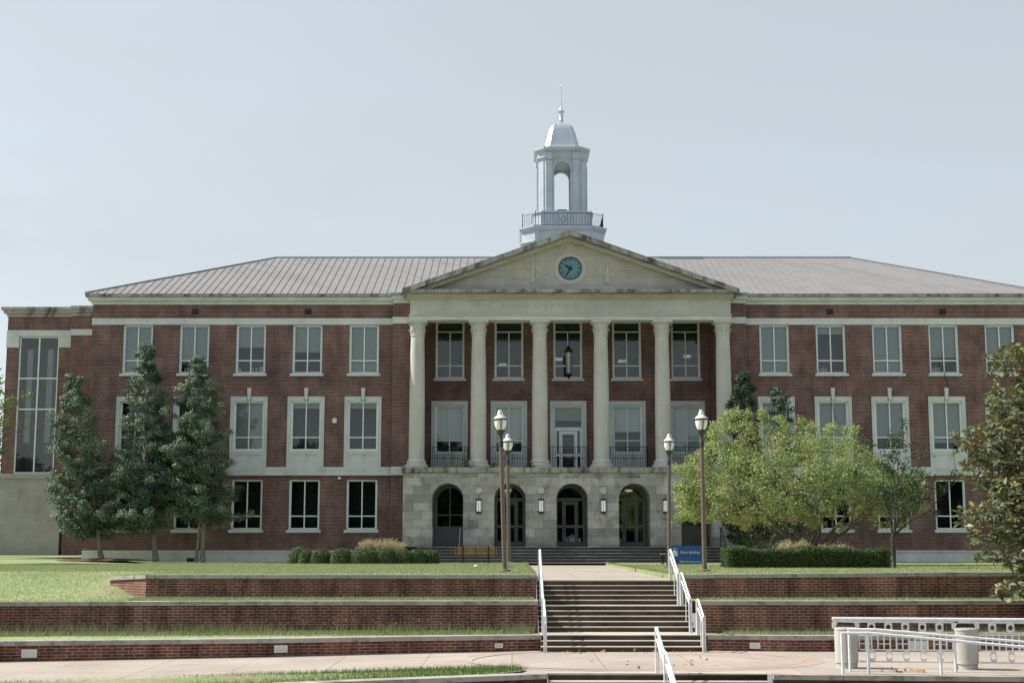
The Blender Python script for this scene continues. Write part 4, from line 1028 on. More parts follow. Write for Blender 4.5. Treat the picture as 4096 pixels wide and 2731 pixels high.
# ------------------------------------------------------------------ lamp posts
def lamp_post(x, y, z0, lean, label, h=4.66):
    o = empty('lamp_post', (x, y, z0), label, 'street lamp', 'four lamp posts beside the walk')
    o.rotation_euler = (0, lean, 0)
    def L(prof, name, m, n=20, sm=40): return MB().lathe(prof, (0,0), n).build(name, m, o, world=False, smooth=sm)
    L([(.17,-.02),(.17,.05),(.15,.07),(.09,.09)], 'base', M['polepaint'])
    L([(.068,.05),(.066,1.5),(.058,3.82)], 'pole', M['polepaint'], 14)
    L([(.075,3.64),(.075,3.8),(.065,3.83),(.045,3.9),(.05,3.97),(.085,4.03),(.11,4.08),(.125,4.1),(.125,4.13),(.1,4.15)], 'fitter', M['lampmetal'])
    L([(.11,4.15),(.15,4.22),(.175,4.31),(.182,4.40),(.182,4.44)], 'globe', M['acrylic'])
    L([(.205,4.43),(.212,4.45),(.205,4.475)], 'ring', M['lampmetal'])
    L([(.2,4.476),(.185,4.5),(.165,4.515),(.16,4.53),(.12,4.56),(.09,4.58),(.075,4.64),(.06,4.7),(.045,4.73),(.01,4.74)], 'hood', M['white'])
    for k in range(3):
        t = k*2.0944 - 1.45; c_, s_ = math.cos(t), math.sin(t); m = MB()
        for d in (-.14, .14):
            cc2, ss2 = math.cos(t+d), math.sin(t+d); c3, s3 = math.cos(t+d*.35), math.sin(t+d*.35)
            m.tube([(.2*cc2,.2*ss2,4.44),(.19*cc2,.19*ss2,4.33),(.16*c3,.16*s3,4.2),(.118*c3,.118*s3,4.13)], .007, 5)
        m.tube([(.195*math.cos(t-.13),.195*math.sin(t-.13),4.42),(.19*math.cos(t+.12),.19*math.sin(t+.12),4.36),(.185*math.cos(t-.1),.185*math.sin(t-.1),4.3),(.165*math.cos(t+.06),.165*math.sin(t+.06),4.22)], .005, 4)
        m.build('cage_rib', M['lampmetal'], o, world=False)
    return o
lamp_post(-.21, 42.0, 0, R(-1.75), 'front left brown lamp post, leaning beside the walk')
lamp_post(5.62, 42.0, 0, R(-.2), 'front right brown lamp post, before the blue sign and tree')
o = lamp_post(-.115, 51.0, 0, R(-.5), 'rear left brown lamp post, partly behind the leaning one')
q = MB(); q.box(-.16,.2,-.16,.16,-.02,.1); q.box(-.1,.14,-.1,.1,.1,.2); q.build('footing', M['bollard'], o, world=False)
lamp_post(5.56, 51.0, 0, R(.9), 'rear right brown lamp post, at the left edge of the blue sign')

# ------------------------------------------------------------------ sign, benches
SG = empty('building_sign', (6.4, 53, 0), 'blue sign reading Davis Building, 3608 Alameda Street', 'sign')
m = MB(); m.box(5.80,7.04,52.97,53.03,.10,.76); m.build('panel', M['sign'], SG)
m = MB(); m.box(5.80,7.04,52.965,53.035,.76,.775); m.build('top_edge', M['sign'], SG)
for px in (5.74, 7.09):
    m = MB(); m.box(px-.055,px+.055,52.95,53.05,-.02,.82); m.build('sign_post', M['black'], SG)
    m = MB(); m.loft([[(px-.065,52.94,.82),(px+.065,52.94,.82),(px+.065,53.06,.82),(px-.065,53.06,.82)],[(px-.01,52.99,.88),(px+.01,52.99,.88),(px+.01,53.01,.88),(px-.01,53.01,.88)]]); m.build('post_cap', M['lampmetal'], SG)
text('Davis Building', .135, (6.555, 52.966, .53), M['signwhite'], SG, 'sign_lettering', .92, ext=.002)
text('3608 Alameda Street', .108, (6.555, 52.966, .19), M['signwhite'], SG, 'sign_lettering', .88, ext=.002)
m = MB(); ex, ey = 5.99, 52.966                      # emblem: rounded frame with a white tower hall in it
def thin(x0,x1,z0,z1): m.box(x0,x1,ey-.003,ey+.001,z0,z1)
thin(5.87,5.878,.40,.68); thin(6.102,6.11,.40,.68); thin(5.878,6.102,.68,.688); thin(5.878,6.102,.392,.40)
m.prism([(5.99,.74),(6.005,.64),(6.03,.61),(6.06,.58),(6.09,.53),(6.09,.40),(6.05,.40),(6.05,.5),(6.035,.5),(6.035,.40),(5.945,.40),(5.945,.5),(5.93,.5),(5.93,.40),(5.885,.40),(5.885,.53),(5.92,.58),(5.95,.61),(5.975,.64)], ey-.003, ey+.001)
m.build('emblem', M['signwhite'], SG)
def bench(x, y, rz, label):
    o = empty('park_bench', (x, y, 0), label, 'bench', 'slatted wooden park benches', rz)
    s = MB(); 
    for k in range(4): s.box(-.93,.93,-.05+.02*(3-k)*0-.012,.018,.40+k*.088,.40+k*.088+.058)
    s.build('backrest', M['wood'], o, world=False)
    s = MB()
    for k in range(4): s.box(-.93,.93,.07+k*.115,.07+k*.115+.095,.40,.435)
    s.build('seat', M['wood'], o, world=False)
    for x_ in (-.58, .55):
        s = MB(); s.box(x_-.03,x_+.03,-.1,-.052,-.02,.78); s.box(x_-.03,x_+.03,.42,.48,-.02,.4); s.box(x_-.03,x_+.03,-.05,.5,.36,.4); s.build('leg', M['black'], o, world=False)
    s = MB()
    for x_ in (-.02, -.86, .86): s.box(x_-.015,x_+.015,-.075,-.051,.4,.76)
    s.build('back_brace', M['black'], o, world=False)
    return o
bench(-1.60, 64.0, 0, 'wooden slatted bench seen from behind on the lawn left of the walk')
bench(7.0, 62.6, R(86), 'wooden slatted bench end-on, mostly hidden behind the blue sign')

# ------------------------------------------------------------------ foliage tools
def fast_mesh(name, V, k, mat, rnd, parent=None, loc=None):
    n = len(V)//k; me = bpy.data.meshes.new(name)
    me.vertices.add(len(V)); me.vertices.foreach_set('co', V.astype(np.float32).ravel())
    me.loops.add(n*k); me.loops.foreach_set('vertex_index', np.arange(n*k, dtype=np.int32))
    me.polygons.add(n); me.polygons.foreach_set('loop_start', np.arange(0, n*k, k, dtype=np.int32)); me.polygons.foreach_set('loop_total', np.full(n, k, dtype=np.int32))
    at = me.attributes.new('rnd', 'FLOAT', 'FACE'); at.data.foreach_set('value', rnd.astype(np.float32))
    me.materials.append(mat); me.update(calc_edges=True); me.validate()
    o = bpy.data.objects.new(name, me); col.objects.link(o)
    if parent is not None: o.parent = parent
    if loc is not None: o.location = loc
    return o
def unit(a): return a/np.maximum(np.linalg.norm(a, axis=1, keepdims=True), 1e-6)
def leaves(name, P, size, aspect, mat, parent=None, rnd=None, bias=None, loc=None, droop=.0, hexa=False, up=None):
    n = len(P); t = rng.normal(size=(n,3)); t[:,2] = t[:,2]*.7 - droop
    if bias is not None: t = t + bias
    t = unit(t); b_ = unit(np.cross(t, rng.normal(size=(n,3)))); nn = np.cross(t, b_)
    if up is not None:
        if not hexa: t = unit(t - up*(t*up).sum(1, keepdims=True) + up*.15)
        b_ = unit(np.cross(t, up)); nn = -np.cross(t, b_)
    s = (size*rng.uniform(.7,1.3,n))[:,None]; wd = s*aspect
    if rnd is None: rnd = rng.uniform(0,1,n)
    if hexa:
        fold = nn*wd*.35
        V = np.stack([P, P+t*s*.3+b_*wd*.42+fold, P+t*s*.65+b_*wd*.45+fold, P+t*s, P+t*s*.65-b_*wd*.45+fold, P+t*s*.3-b_*wd*.42+fold], 1).reshape(-1,3); return fast_mesh(name, V, 6, mat, rnd, parent, loc)
    V = np.stack([P, P+t*s*.5+b_*wd*.5, P+t*s, P+t*s*.5-b_*wd*.5], 1).reshape(-1,3)
    return fast_mesh(name, V, 4, mat, rnd, parent, loc)
def clusters(C, Rr, per, squash=.75):
    n = len(C); k = rng.normal(size=(n*per,3)); k = unit(k)*(rng.uniform(0,1,(n*per,1))**.45)
    k[:,2] *= squash
    return np.repeat(C, per, 0) + k*np.repeat(Rr, per)[:,None], np.repeat(np.arange(n), per), k
G_HOLLY = foliage('holly_leaves', [(0,(.018,.040,.026)),(.45,(.065,.11,.068)),(.75,(.18,.265,.16)),(1,(.37,.46,.29))], .55, .15, .4)
G_CRAB = foliage('crabapple_leaves', [(0,(.10,.15,.045)),(.35,(.18,.26,.085)),(.75,(.38,.46,.19)),(.93,(.49,.48,.21)),(1,(.46,.29,.12))], .5, .36, .35)
G_DARK = foliage('dark_evergreen_leaves', [(0,(.018,.04,.022)),(1,(.045,.085,.04))], .5, .15, .3)
G_MAG = foliage('magnolia_leaves', [(0,(.045,.075,.038)),(.45,(.10,.15,.08)),(.75,(.18,.22,.10)),(1,(.34,.27,.09))], .45, .15, .4, back=(.20,.17,.065))
G_HEDGE = foliage('boxwood_leaves', [(0,(.035,.062,.022)),(.5,(.075,.12,.042)),(1,(.17,.23,.09))], .55, .15, .25)
G_PLUME = foliage('grass_plumes', [(0,(.42,.33,.20)),(1,(.62,.52,.36))], .8, .3, .2)
G_SMALL = foliage('young_tree_leaves', [(0,(.035,.065,.028)),(.6,(.09,.125,.05)),(1,(.22,.26,.10))], .45, .3, .4)
G_LIME = foliage('lime_leaves', [(0,(.07,.12,.02)),(1,(.17,.22,.04))], .5, .35, .3)
G_BLADE = foliage('grass_blades', [(0,(.21,.265,.125)),(.6,(.29,.35,.17)),(1,(.43,.43,.25))], .7, .3, .15)
G_WEED = foliage('tall_grass', [(0,(.15,.21,.09)),(.7,(.25,.28,.14)),(1,(.40,.36,.22))], .7, .3, .15)

def limb(m, a_, b_, r0, r1, n=6, wob=.06):
    a_, b_ = Vector(a_), Vector(b_); L = (b_-a_).length; pts = []; rr = []
    for i in range(5):
        t = i/4; p_ = a_.lerp(b_, t); k = math.sin(math.pi*t)*wob*L
        pts.append(p_ + Vector((random.uniform(-k,k), random.uniform(-k,k), random.uniform(-k*.4,k*.4)))); rr.append(r0+(r1-r0)*t)
    m.tube(pts, rr, n); return pts

# conical hollies against the west front
def holly(x, y, z0, h, hw_, zb, label, mat, per=125, dens=1.0, lean=0, tb=0, twin=False, group='evergreen trees against the brick front', prof=None, trunk='palebark'):
    o = empty('holly_tree', (x, y, z0), label, 'tree', group)
    m = MB(); m.tube([(tb,0,-.1),(tb*.75,0,.15*h),(.02+tb*.2,0,.35*h),(lean*.5,0,.6*h),(lean,0,.97*h)], [.13,.115,.09,.06,.012], 10)
    m.lathe([(.2,-.05),(.15,.08),(.12,.3)], (tb,0), 10)
    if twin: m.tube([(-.32,.05,-.1),(-.22,.05,1.0),(-.15,0,.4*h)], [.09,.075,.04], 8)
    C = []; Rr = []; z = zb
    while z < h:
        t = (z-zb)/(h-zb); r = hw_*(prof(t) if prof else (min(1, .72+t*1.6) if t < .18 else (1-(t-.18)/.82)**.85)*1.0) + .10
        nb = max(3, int((5+r*5)*dens))
        for k in range(nb):
            az = random.uniform(0, 2*math.pi); rr_ = r*random.choice((.55,.75,.85,.95,1.0,1.18))
            q_ = math.sin(az*2+z*1.7+x)*math.sin(z*2.3+az+y); rr_ *= 1+.5*q_; tip = Vector((lean*z/h + rr_*math.cos(az), rr_*math.sin(az), z+random.uniform(.0,.35)*min(1, r)))
            if q_ < -.35 and t > .12 and random.random() < .75: continue
            base = Vector((lean*z/h, 0, max(zb*.7, z-.25*rr_)))
            if random.random() < .5: limb(m, base, tip, .03*(1-t)+.008, .006, 4)
            steps = max(1, int(rr_/.42))
            for s_ in range(steps):
                f = 1 - s_*.42/max(rr_, .42)
                if f < .25: break
                p_ = base.lerp(tip, f); C.append((p_.x+random.uniform(-.1,.1), p_.y+random.uniform(-.1,.1), p_.z+random.uniform(-.12,.12))); Rr.append(random.uniform(.2,.36)*(.75 if t > .8 else 1))
        z += .30 if t < .75 else .2
    m.build('trunk', M[trunk], o, world=False, smooth=60)
    C = np.array(C); Rr = np.array(Rr); P, idx, k = clusters(C, Rr, per)
    tone = rng.uniform(0, .45, len(C))[idx] + rng.uniform(0, .55, len(P))
    leaves('crown', P, .085, .6, mat, o, rnd=tone, bias=k*.6, up=unit(unit(k)*.9+rng.normal(size=P.shape)*.30+np.array([0,0,.35])+unit(np.repeat(C-C.mean(0)*np.array([1,1,0])-np.array([0,0,1])*C[:,2:3], per, 0))*.5))
    return o
holly(-19.8, 67.2, .12, 8.6, 1.68, 1.35, 'leftmost conical holly, broad at its base beside the pale wing base', G_HOLLY, lean=-1.0, tb=.6, prof=lambda t: min(1.05, .85+t)*(1-t)**.8 if t < .9 else .14)
holly(-17.35, 67.6, .14, 10.0, 1.36, 1.6, 'tallest conical holly, middle of the three, tip over an upper window', G_HOLLY, lean=-.15, tb=.6, prof=lambda t: .98-.25*t if t < .5 else (.62 if t < .56 else (.45 if t < .66 else (.60 if t < .74 else .42*(1-t)/.26+.05))))
holly(-14.5, 67.4, .12, 9.5, 1.58, 1.9, 'right conical holly of the three, with twin grey trunks', G_HOLLY, lean=-.5, prof=lambda t: .95 if t < .45 else (.74 if t < .55 else (.52 if t < .63 else .62*(1-t)/.37+.04)), twin=True)
holly(11.1, 67.6, 0, 8.9, .95, 1.0, 'dark narrow evergreen close to the rightmost stone column', G_DARK, per=90, prof=lambda t: .9*(1-t**3)+.05, trunk='bark')
holly(12.75, 67.0, 0, 8.0, .75, 1.0, 'dark thin evergreen before the first second floor window right of the portico', G_DARK, per=60, dens=.8, prof=lambda t: (.9-.55*t), trunk='bark')

# spreading crab apple on the right lawn
def crab():
    o = empty('crabapple_tree', (12.0, 57.5, 0), 'broad yellow green tree with twisted branches behind the long hedge', 'tree')
    m = MB(); C = []; Rr = []
    m.lathe([(.42,-.05),(.3,.25),(.27,.6)], (0,0), 10)
    tips = []
    for k in range(11):
        az = 2*math.pi*k/11+random.uniform(-.25,.25); L = random.uniform(1.7,2.5); el = random.uniform(.45,1.15)
        a_ = Vector((.12*math.cos(az), .12*math.sin(az), .45)); b_ = a_+Vector((L*math.cos(az)*math.cos(el)*1.1, L*math.sin(az)*math.cos(el), L*math.sin(el)))
        pts = limb(m, a_, b_, .105, .05, 8, .08)
        for j in range(4):
            az2 = az+random.uniform(-.9,.9); el2 = random.uniform(.1,1.2); L2 = random.uniform(1.2,2.2)
            c_ = b_+Vector((L2*math.cos(az2)*math.cos(el2)*1.15, L2*math.sin(az2)*math.cos(el2), L2*math.sin(el2)))
            s_ = pts[random.choice((3,4))]; pts2 = limb(m, s_, c_, .042, .016, 6, .1); tips.append(c_)
            for q in range(4):
                d_ = pts2[random.choice((2,3,4))]; e_ = d_+Vector((random.uniform(-1,1)*1.0, random.uniform(-1,1)*.9, random.uniform(-.35,.9))); limb(m, d_, e_, .02, .006, 4, .1)
    TX_ = [-5.3,-4.5,-3.9,-3.0,-1.8,-1.1,-.2,.6,1.5,2.1,2.7,3.4,3.9]; TZ_ = [3.9,4.5,5.4,6.25,6.0,5.75,5.75,5.5,5.6,4.9,4.2,3.6,3.0]
    BX_ = [-5.3,-3.5,-2,-.8,.5,2,3,3.9]; BZ_ = [1.75,1.5,1.4,1.6,1.9,1.75,1.9,2.4]
    n = 0
    while n < 660:
        X = rng.uniform(-5.2, 3.85); hd = 3.1*math.sqrt(max(.05, 1-((X+.7)/4.75)**2)); Y = rng.uniform(-hd, hd*.7)
        fl_ = abs(Y)/3.2; zt_ = np.interp(X, TX_, TZ_)-1.6*fl_**2; zb_ = np.interp(X, BX_, BZ_)+.9*fl_**2
        if zt_ < zb_+.2: continue
        Z = rng.uniform(zb_+.15, zt_-.2)
        core = ((X+.7)/2.6)**2+(Y/1.6)**2+((Z-3.0)/1.3)**2
        if core < 1 and rng.uniform() < .25: continue
        C.append((X, Y, Z)); Rr.append(rng.uniform(.26,.52)); n += 1
    for k in range(70):                                   # shoots that break the outline
        az = rng.uniform(0,2*math.pi); x = rng.uniform(-5.0,3.6); top = np.interp(x, TX_, TZ_)
        C.append((x, rng.uniform(-1.2,1.2), top+rng.uniform(-.25,.12))); Rr.append(.2)
    for k in range(40): C.append((-4.9+rng.uniform(-.5,.2), rng.uniform(-1.2,1), rng.uniform(1.7,3.9))); Rr.append(.26)
    for k in range(45): C.append((rng.uniform(-3.2,3.2), rng.uniform(-2.8,-1.2), rng.uniform(1.5,2.3))); Rr.append(.26)
    for k in range(50): C.append((rng.uniform(3.4,4.3), rng.uniform(-1.5,1), rng.uniform(1.9,3.6))); Rr.append(.3)
    m.build('trunk', M['bark'], o, world=False, smooth=60)
    C = np.array(C); Rr = np.array(Rr); P, idx, k = clusters(C, Rr, 74, .8)
    tone = np.clip(rng.normal(.28,.16,len(C))[idx]*.9 + rng.uniform(0,.62,len(P)) + .12*(P[:,2] < 2.4), 0, 1)
    leaves('crown', P, .086, .62, G_CRAB, o, rnd=tone, bias=k*.5, up=unit(unit(k)*.8+rng.normal(size=P.shape)*.5+np.array([0,0,.6])))
crab()
G_YOUNG = foliage('slender_tree_leaves', [(0,(.016,.036,.018)),(.7,(.035,.065,.028)),(.9,(.08,.115,.045)),(1,(.24,.28,.11))], .5, .25, .3)
def young_tree(x, y, label):
    o = empty('young_tree', (x, y, 0), label, 'tree'); m = MB(); C = []; Rr = []
    m.tube([(0,0,-.3),(.0,0,.6),(-.03,0,1.1)], [.085,.075,.065], 9)
    for k in range(11):
        az = random.uniform(0, 6.28); L = random.uniform(1.3,3.0); el = random.uniform(.5,1.45); s0 = Vector((-.03,0,random.uniform(.8,1.2)))
        tip = s0+Vector((L*math.cos(az)*math.cos(el)*1.15, L*math.sin(az)*math.cos(el), L*math.sin(el)*1.25)); pts = limb(m, s0, tip, .032, .008, 6, .07)
        for j in range(5):
            p_ = pts[random.choice((2,3,4))]; e_ = p_+Vector((random.uniform(-.6,.6),random.uniform(-.6,.6),random.uniform(-.1,.6))); limb(m, p_, e_, .012, .004, 4); C.append(tuple(e_)); Rr.append(random.uniform(.14,.3))
            if random.random() < .5: C.append(tuple(p_.lerp(e_, .5))); Rr.append(.2)
    m.build('trunk', M['darkbark'], o, world=False, smooth=60)
    C = np.array(C); P, idx, k = clusters(C, np.array(Rr), 44, .9)
    leaves('crown', P, .09, .5, G_YOUNG, o, rnd=rng.uniform(0,.5,len(C))[idx]+rng.uniform(0,.5,len(P)), bias=k*.4, droop=.3)
young_tree(13.15, 49.5, 'slender open tree right of the yellow green tree, grey stone base behind it')
def magnolia():
    o = empty('magnolia_tree', (14.0, 33.4, -1.33), 'glossy magnolia with brown backed leaves at the right edge', 'tree'); m = MB(); C = []
    m.tube([(0,0,-.2),(.05,0,2),(0,0,4),(.1,0,7)], [.2,.16,.12,.04], 10)
    cz = 3.55
    for k in range(4800):
        u = rng.normal(size=3); u /= np.linalg.norm(u); rr_ = rng.uniform(.55,1.0)
        z = u[2]*rr_; X, Y, Z = u[0]*rr_*3.35, u[1]*rr_*2.4, cz+z*4.2
        r_ = 1 + .10*math.sin(Z*3.1+u[1]*2)+.07*math.sin(Z*7+1)
        if Z < .85: continue
        if X*r_ > 1.3: continue
        C.append((X*r_, Y, Z))
    C = np.array(C)
    for i in range(0, len(C), 9): limb(m, (0,0,max(.6, C[i][2]-.6)), C[i], .03, .008, 4)
    m.build('trunk', M['bark'], o, world=False, smooth=60)
    per = 9; n = len(C); az = rng.uniform(0,6.28,(n,1))+np.arange(per)[None]*2.4; el = rng.uniform(-.5,.75,(n,per)); d = np.stack([np.cos(az)*np.cos(el), np.sin(az)*np.cos(el), np.sin(el)-.1], 2).reshape(-1,3)
    out = unit(C*np.array([1,1,.4])-np.array([0,0,1.3])); d = d + np.repeat(out, per, 0)*.35
    P = np.repeat(C, per, 0) + d*.02
    leaves('crown', P, .165, .44, G_MAG, o, rnd=np.clip(rng.uniform(0,.6,n).repeat(per)+rng.uniform(0,.45,n*per), 0, 1), bias=d*6, hexa=True, up=unit(rng.normal(size=(n*per,3))*.45+np.array([0,0,1.])+np.repeat(out,per,0)*.5))
magnolia()
# trees at the left edge
o = empty('broadleaf_tree', (-24.6, 62, 0), 'bright lime green branches reaching in at the left edge', 'tree'); m = MB(); C = []; Rr = []
m.tube([(0,0,-.1),(0,0,3.5),(.2,0,7.5)], [.2,.16,.06], 9)
for k in range(34):
    az = random.uniform(0,6.28); s0 = Vector((0,0,random.uniform(3.9,6.6))); tip = s0+Vector((math.cos(az)*random.uniform(1.5,3.2), math.sin(az)*random.uniform(1,2.4), random.uniform(-.2,1.2))); pts = limb(m, s0, tip, .05, .012, 5)
    for p_ in pts[1:]:
        for j in range(2): C.append((p_.x+random.uniform(-.3,.3), p_.y+random.uniform(-.3,.3), p_.z+random.uniform(-.3,.3))); Rr.append(random.uniform(.2,.42))
for k in range(9):
    s0 = Vector((1.4,0,4.8)); tip = Vector((random.uniform(3.0,4.6), random.uniform(-.6,.6), random.uniform(5.0,8.0))); limb(m, s0, tip, .02, .005, 4)
m.build('trunk', M['bark'], o, world=False, smooth=60)
P, idx, k = clusters(np.array(C), np.array(Rr), 55); leaves('crown', P, .13, .55, G_LIME, o, bias=k*.4)
def mass_tree(x, y, z0, h, r, label, mat, size=.3, n=150, per=60, group=None, trunk_h=.3):
    o = empty('broadleaf_tree', (x, y, z0), label, 'tree', group); m = MB(); m.tube([(0,0,-.2),(.1,0,h*.35),(0,0,h*.8)], [.28,.2,.06], 9); C = []; Rr = []
    for k in range(n):
        u = rng.normal(size=3); u /= np.linalg.norm(u); rr_ = rng.uniform(.4,1)**.5; C.append((u[0]*rr_*r, u[1]*rr_*r, h*(trunk_h+(1-trunk_h)*.5)+u[2]*rr_*h*(1-trunk_h)*.5)); Rr.append(rng.uniform(.1,.2)*h*.6)
    for k in range(0, n, 8): limb(m, (0,0,h*.35), C[k], .08, .02, 5)
    m.build('trunk', M['bark'], o, world=False, smooth=60); P, idx, k = clusters(np.array(C), np.array(Rr), per)
    leaves('crown', P, size, .6, mat, o, rnd=np.clip(rng.uniform(0,.4,n)[idx]+rng.uniform(0,.6,len(P)),0,1), bias=k*.4); return o
mass_tree(-37.2, 93, 0, 12.5, 4.6, 'distant pale green tree behind the west wing at the left edge', G_LIME, .28, 140, 50)
# trees across the street behind the viewer (seen in the window panes)
t0 = mass_tree(-62, -26, -2.6, 14, 5.5, 'dark street tree across the way, mirrored in the lower windows', G_DARK, .75, 170, 55, 'street trees mirrored in the windows')
for k in range(26):
    x = -58+k*5.0+random.uniform(-2,2); dup(t0, loc=(x, -28+random.uniform(-6,6), -2.6)).scale = (1,1,random.uniform(.72,1.12))

# ------------------------------------------------------------------ clipped bushes and plume grass
def bush(x, y, rx, ry, h, label, n=4600, group='clipped round bushes left of the benches', p=2.7, name='clipped_bush', boxy=1.0):
    o = empty(name, (x, y, 0), label, 'bush', group)
    u = rng.normal(size=(n,3)); u = unit(u); u[:,2] = np.abs(u[:,2])*1.0
    k = (np.abs(u[:,0])**p + np.abs(u[:,1])**p + np.abs(u[:,2])**p)**(1/p); q = u/k[:,None]
    P = q*np.array([rx,ry,h])*rng.uniform(.93,1.02,(n,1))
    P += .02*rng.normal(size=(n,3)); P[:,2] = np.maximum(P[:,2], .04)
    leaves('leaves', P, .045, .65, G_HEDGE, o, rnd=np.clip(rng.normal(.45,.25,n),0,1), bias=u*.5, up=unit(u+rng.normal(size=u.shape)*.45+np.array([0,0,.25])))
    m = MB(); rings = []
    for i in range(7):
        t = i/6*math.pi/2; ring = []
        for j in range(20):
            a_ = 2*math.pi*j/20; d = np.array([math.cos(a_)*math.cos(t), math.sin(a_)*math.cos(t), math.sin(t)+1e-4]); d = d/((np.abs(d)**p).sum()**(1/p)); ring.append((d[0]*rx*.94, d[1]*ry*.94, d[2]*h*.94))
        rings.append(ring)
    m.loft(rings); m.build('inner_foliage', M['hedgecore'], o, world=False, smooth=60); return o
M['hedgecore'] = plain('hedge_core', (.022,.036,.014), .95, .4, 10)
labs = ['tallest clipped bush, at the left end of the row', 'smallest clipped bush, low in front of the tall left one', 'third clipped bush from the left end of the row', 'fourth clipped bush from the left, its left flank sunlit', 'widest clipped bush, left of the feathery grass', 'clipped bush just under the feathery grass', 'seventh clipped bush from the left, right of the feathery grass', 'low clipped bush second from the right end of the row', 'narrow clipped bush at the right end of the row beside the steps']
# (x px, half width px, top px, bottom px, distance)
for (cx_, hw__, tp, Yb), lb in zip(((700,26,1255.5,63.5),(713,14,1264,62.4),(746,22,1261.5,62.2),(793,23,1260,61.8),(843,31,1258.5,61.8),(890,26,1259,61.9),(930,21,1262.5,62.0),(962,18,1262,62.2),(990,20,1263,62.6)), labs):
    s_ = Yb/.9915; x = (cx_-1176)/3267*s_; hh = .70 - (tp-1257)/3267*s_*1.0
    bush(x, Yb, hw__/3267*s_*1.08, max(.42, hw__/3267*s_), hh, lb)
bush(-6.05, 63.6, .9, .5, .72, 'clipped bush hidden at the back, behind the feathery grass')
HG = empty('hedge', (10.55, 50.4, 0), 'long low flat topped hedge under the yellow green tree', 'hedge')
n = 42000; P = np.empty((n,3)); f = rng.uniform(0,1,n); L0, L1 = 7.45, 13.05
P[:,0] = rng.uniform(L0, L1, n); hz_ = .62+.05*np.sin(P[:,0]*1.9)+.03*np.sin(P[:,0]*5); yc = 50.4; hy = .75
top = f < .35; fr = (f >= .35) & (f < .8); bk = f >= .8
P[:,1] = np.where(top, yc+rng.uniform(-hy,hy,n), np.where(fr, yc-hy, yc+hy)); P[:,2] = np.where(top, hz_, rng.uniform(.02,1,n)*hz_)
e_ = rng.uniform(0,1,n) < .06; P[e_,0] = np.where(rng.uniform(0,1,e_.sum())<.5, L0, L1); P[e_,1] = yc+rng.uniform(-hy,hy,e_.sum()); P[e_,2] = rng.uniform(.02,1,e_.sum())*hz_[e_]
P += rng.normal(size=(n,3))*.035
leaves('leaves', P-np.array([10.55,50.4,0]), .052, .65, G_HEDGE, HG, rnd=np.clip(rng.normal(.42,.25,n),0,1), droop=-.2)
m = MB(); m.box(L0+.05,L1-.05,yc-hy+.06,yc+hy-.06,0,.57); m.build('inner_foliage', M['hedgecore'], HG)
def plume(x, y, r, h, n, label, mat, group='tufts of feathery plume grass', head=True):
    o = empty('plume_grass', (x, y, 0), label, 'ornamental grass', group); V = []; rn = []
    a_ = rng.uniform(0,6.28,n); d0 = np.sqrt(rng.uniform(0,1,n))*r*.45; sp = rng.uniform(.2,1,n); hh = h*rng.uniform(.7,1.05,n)*(1-.25*sp**2)
    b0 = np.stack([np.cos(a_)*d0*1.6, np.sin(a_)*d0, np.zeros(n)], 1); tip = b0+np.stack([np.cos(a_)*r*sp*.75, np.sin(a_)*r*sp*.6, hh], 1)
    mid = (b0+tip)/2+np.array([0,0,1])*(hh*.14)[:,None]; sd_ = np.stack([-np.sin(a_), np.cos(a_), 0*a_], 1)*.008
    V = np.stack([b0-sd_, b0+sd_, mid+sd_, tip, mid-sd_], 1).reshape(-1,3); fast_mesh('blades', V, 5, G_BLADE if mat is None else mat, rng.uniform(0,1,n), o)
    if head:
        k = 14; tt = rng.uniform(.62,1.06,(n,k,1)); Ph = (mid[:,None]*(1-(tt-.5)*2)+tip[:,None]*((tt-.5)*2)).reshape(-1,3)+rng.normal(size=(n*k,3))*.018
        leaves('plumes', Ph, .075, .22, G_PLUME, o, bias=np.repeat(tip-mid, k, 0)*2.2)
    return o
plume(-5.75, 63.2, .82, 1.06, 520, 'big pale feathery grass tuft rising behind the clipped bushes', None)
plume(10.6, 54.0, .55, .98, 200, 'tan feathery grass tuft left of the yellow green tree trunk', None)
plume(12.15, 54.0, .5, .88, 160, 'tan feathery grass tuft right of the yellow green tree trunk', None)
def creeper(x, y, z, r, label, n=140):
    o = empty('ledge_weed', (x, y, z), label, 'weed', 'weeds sprouting on the portico ledge'); P = rng.normal(size=(n,3))*np.array([r*.5,r*.3,r*.8]); P[:,2] = np.abs(P[:,2])
    leaves('leaves', P, .1, .7, G_SMALL, o); m = MB(); m.tube([(0,0,-.02),(.03,0,r)], .008, 4); m.build('stem', M['bark'], o, world=False)
creeper(-2.25, 69.2, 4.53, .34, 'leafy weed on the ledge left of the second column', 200); creeper(.85, 69.2, 4.53, .22, 'little weed on the ledge left of the third column'); creeper(-.95, 69.4, 4.53, .2, 'sparse weed on the ledge behind the lamp heads', 60)
# red flowered shrub in the shade
o = empty('flowering_shrub', (10.7, 60.5, 0), 'shrub with small red blossoms in shade under the broad tree', 'shrub'); m = MB()
for k in range(6): limb(m, (random.uniform(-.2,.2),0,0), (random.uniform(-.9,.9), random.uniform(-.3,.3), random.uniform(.7,1.5)), .04, .012, 5)
m.build('stem', M['bark'], o, world=False); P = rng.normal(size=(900,3))*np.array([.7,.35,.35])+np.array([0,0,.7]); P = P[P[:,2] > .05]; leaves('leaves', P, .09, .5, G_DARK, o)
rm = plain('red_petals', (.25,.02,.03), .6, .1); P = rng.normal(size=(60,3))*np.array([.7,.3,.22])+np.array([0,-.1,1.15]); leaves('flowers', P, .06, .9, rm, o)['kind'] = 'stuff'

